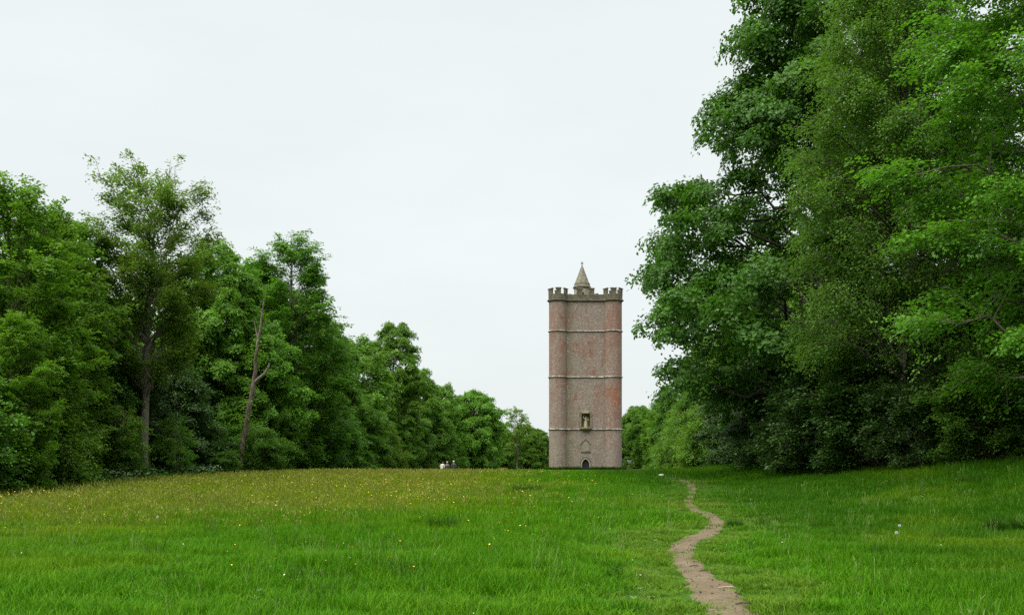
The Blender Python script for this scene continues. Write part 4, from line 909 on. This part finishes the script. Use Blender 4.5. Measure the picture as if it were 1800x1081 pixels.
for v in bm.verts: v.co = Vector((v.co.x * .19, v.co.y * .16, v.co.z * .08)) * (1 + .25 * (float(vnoise(v.co.x * 3, v.co.y * 3 + v.co.z * 5, .7, 3)) - .5))
o = bm_obj('stone', bm, plain('pale_stone', (.42, .40, .36), var=.15, scale=6), None, True, label='pale flat stone in the grass right of the tower', category='stone'); o.location = (9.75, 65, gzf(9.75, 65) + .16)
x, y = -22.4, 58.6
fb = thing('fallen_branch', 'pale broken branch lying in front of the left wood', 'branch', (x, y, gzf(x, y)), .3)
link('shaft', polytube([(-.9, 0, .12), (-.2, .1, .35), (.5, 0, .22), (1.2, .1, .1)], [.05, .06, .05, .02], 7, 4).mesh('fallen_shaft', BARK['pale']), fb); link('side_twig', polytube([(.1, .08, .3), (.4, .2, .6), (.55, .3, .85)], [.03, .02, .01], 5, 3).mesh('fallen_twig', BARK['pale']), fb)

# ------------------------------------------------------------------ three walkers
SKIN = plain('skin', (.36, .21, .15), rough=.55, var=.06); DENIM = plain('dark_trousers', (.03, .035, .05))
def person(x, y, rz, label, top_mat, hair_mat, lean=0., arm=(0, 0), hair='short', h=1.0, cap=None):
    t = thing('person', label, 'person', (x, y, gzf(x, y)), rz, 'three walkers beyond the field crest', h)
    def ln(v): return (v[0], v[1] - lean * max(0, v[2] - .95), v[2] - .25 * lean * max(0, v[2] - .95), *v[3:])
    V = [(0, 0, .95, .15, .11), (0, 0, 1.12, .13, .10), (0, .01, 1.30, .16, .11), (0, .015, 1.42, .13, .085), (0, 0, 1.50, .052), (0, -.02, 1.57, .068, .078), (0, -.02, 1.645, .078, .098), (0, -.015, 1.715, .06, .07), (0, -.115, 1.60, .016)]
    E = [(0, 1), (1, 2), (2, 3), (3, 4), (4, 5), (5, 6), (6, 7), (6, 8)]
    for s_ in (-1, 1):
        n0 = len(V); V += [(s_ * .085, .02, 1.63, .018)]; E += [(6, n0)]                     # ear
        n0 = len(V); V += [(s_ * .19, .01, 1.40, .062), (s_ * .235, .03 - arm[0], 1.13, .046), (s_ * .23, -.05 - arm[1], .90 + .6 * arm[1], .034)]; E += [(3, n0), (n0, n0 + 1), (n0 + 1, n0 + 2)]
        hand_chain(V, E, n0 + 2, (0, -.15 - arm[1], -1 + arm[1]), (0, 1, 0))
        n0 = len(V); st_ = .10 * s_; V += [(s_ * .095, 0, .86, .098), (s_ * .10, -.02 - st_, .50, .066), (s_ * .10, .03 - st_ * 1.6, .10, .044), (s_ * .10, -.12 - st_ * 1.6, .035, .038)]; E += [(0, n0), (n0, n0 + 1), (n0 + 1, n0 + 2), (n0 + 2, n0 + 3)]
    V = [ln(v) for v in V]
    skin_mesh('body', V, E, SKIN, 2, t)
    JV = [(0, 0, .86, .185, .145), (0, 0, 1.0, .17, .13), (0, .01, 1.2, .17, .13), (0, .015, 1.36, .185, .13), (0, .015, 1.45, .12, .09), (0, 0, 1.49, .07, .07)]; JE = [(0, 1), (1, 2), (2, 3), (3, 4), (4, 5)]
    for s_ in (-1, 1):
        n0 = len(JV); JV += [(s_ * .20, .01, 1.40, .082), (s_ * .245, .03 - arm[0], 1.13, .066), (s_ * .235, -.04 - arm[1], .935 + .6 * arm[1], .05)]; JE += [(3, n0), (n0, n0 + 1), (n0 + 1, n0 + 2)]
    skin_mesh('jacket', [ln(v) for v in JV], JE, top_mat, 2, t)
    TV = [(0, 0, .93, .165, .125)]; TE = []
    for s_ in (-1, 1):
        n0 = len(TV); st_ = .10 * s_; TV += [(s_ * .095, 0, .82, .115), (s_ * .10, -.02 - st_, .50, .085), (s_ * .10, .03 - st_ * 1.6, .13, .07)]; TE += [(0, n0), (n0, n0 + 1), (n0 + 1, n0 + 2)]
    skin_mesh('trousers', [ln(v) for v in TV], TE, DENIM, 1, t)
    bm = bmesh.new(); bmesh.ops.create_icosphere(bm, subdivisions=3, radius=1)
    for v in list(bm.verts):
        if v.co.y < -.35 and v.co.z < .35: bm.verts.remove(v)
    for v in bm.verts:
        d = .012 * float(vnoise(v.co.x * 4, v.co.z * 4 + v.co.y, .6, 2)); v.co = Vector((v.co.x * (.098 + d), v.co.y * (.115 + d), v.co.z * (.112 + d) * (1.5 if hair == 'long' and v.co.z < 0 else .8 if v.co.z < 0 else 1)))
    ho = bm_obj('hair', bm, hair_mat, t, True); ho.location = Vector(ln((0, -.008, 1.66)))
    if cap:
        bm = bmesh.new(); lathe(bm, [(.118, 0), (.12, .05), (.09, .1), (.03, .12)], 16); bm_box(bm, -.07, .07, -.2, -.1, 0, .012); c_ = bm_obj('cap', bm, cap, t, True); c_.location = Vector(ln((0, -.01, 1.69)))
    for s_ in (-1, 1):
        bm = bmesh.new(); lathe(bm, [(.05, 0), (.052, .03), (.045, .09)], 10)
        for v in bm.verts: v.co.y = v.co.y * 2.4 - .05
        q = bm_obj('shoe', bm, plain('shoe', (.03, .026, .022)), t, True); q.location = (s_ * .10, -.02 - .16 * s_, 0)
    return t
person(-7.34, 104, R(150), 'walker in a cream white top with brown hair, leftmost of three', plain('cream_top', (.5, .48, .42), var=.08), plain('brown_hair', (.07, .035, .025)), lean=.35, hair='long', arm=(.05, .1))
person(-6.905, 106, R(185), 'walker in a dark green coat and pale cap, middle of three', plain('green_coat', (.035, .06, .055)), plain('fair_hair', (.35, .28, .18)), lean=.08, cap=plain('pale_cap', (.36, .38, .36)), h=.97)
person(-6.15, 105, R(170), 'walker with white hair in a dark grey jacket, rightmost of three', plain('grey_jacket', (.055, .052, .062)), plain('white_hair', (.5, .49, .49), var=.05), lean=.0, h=1.02)
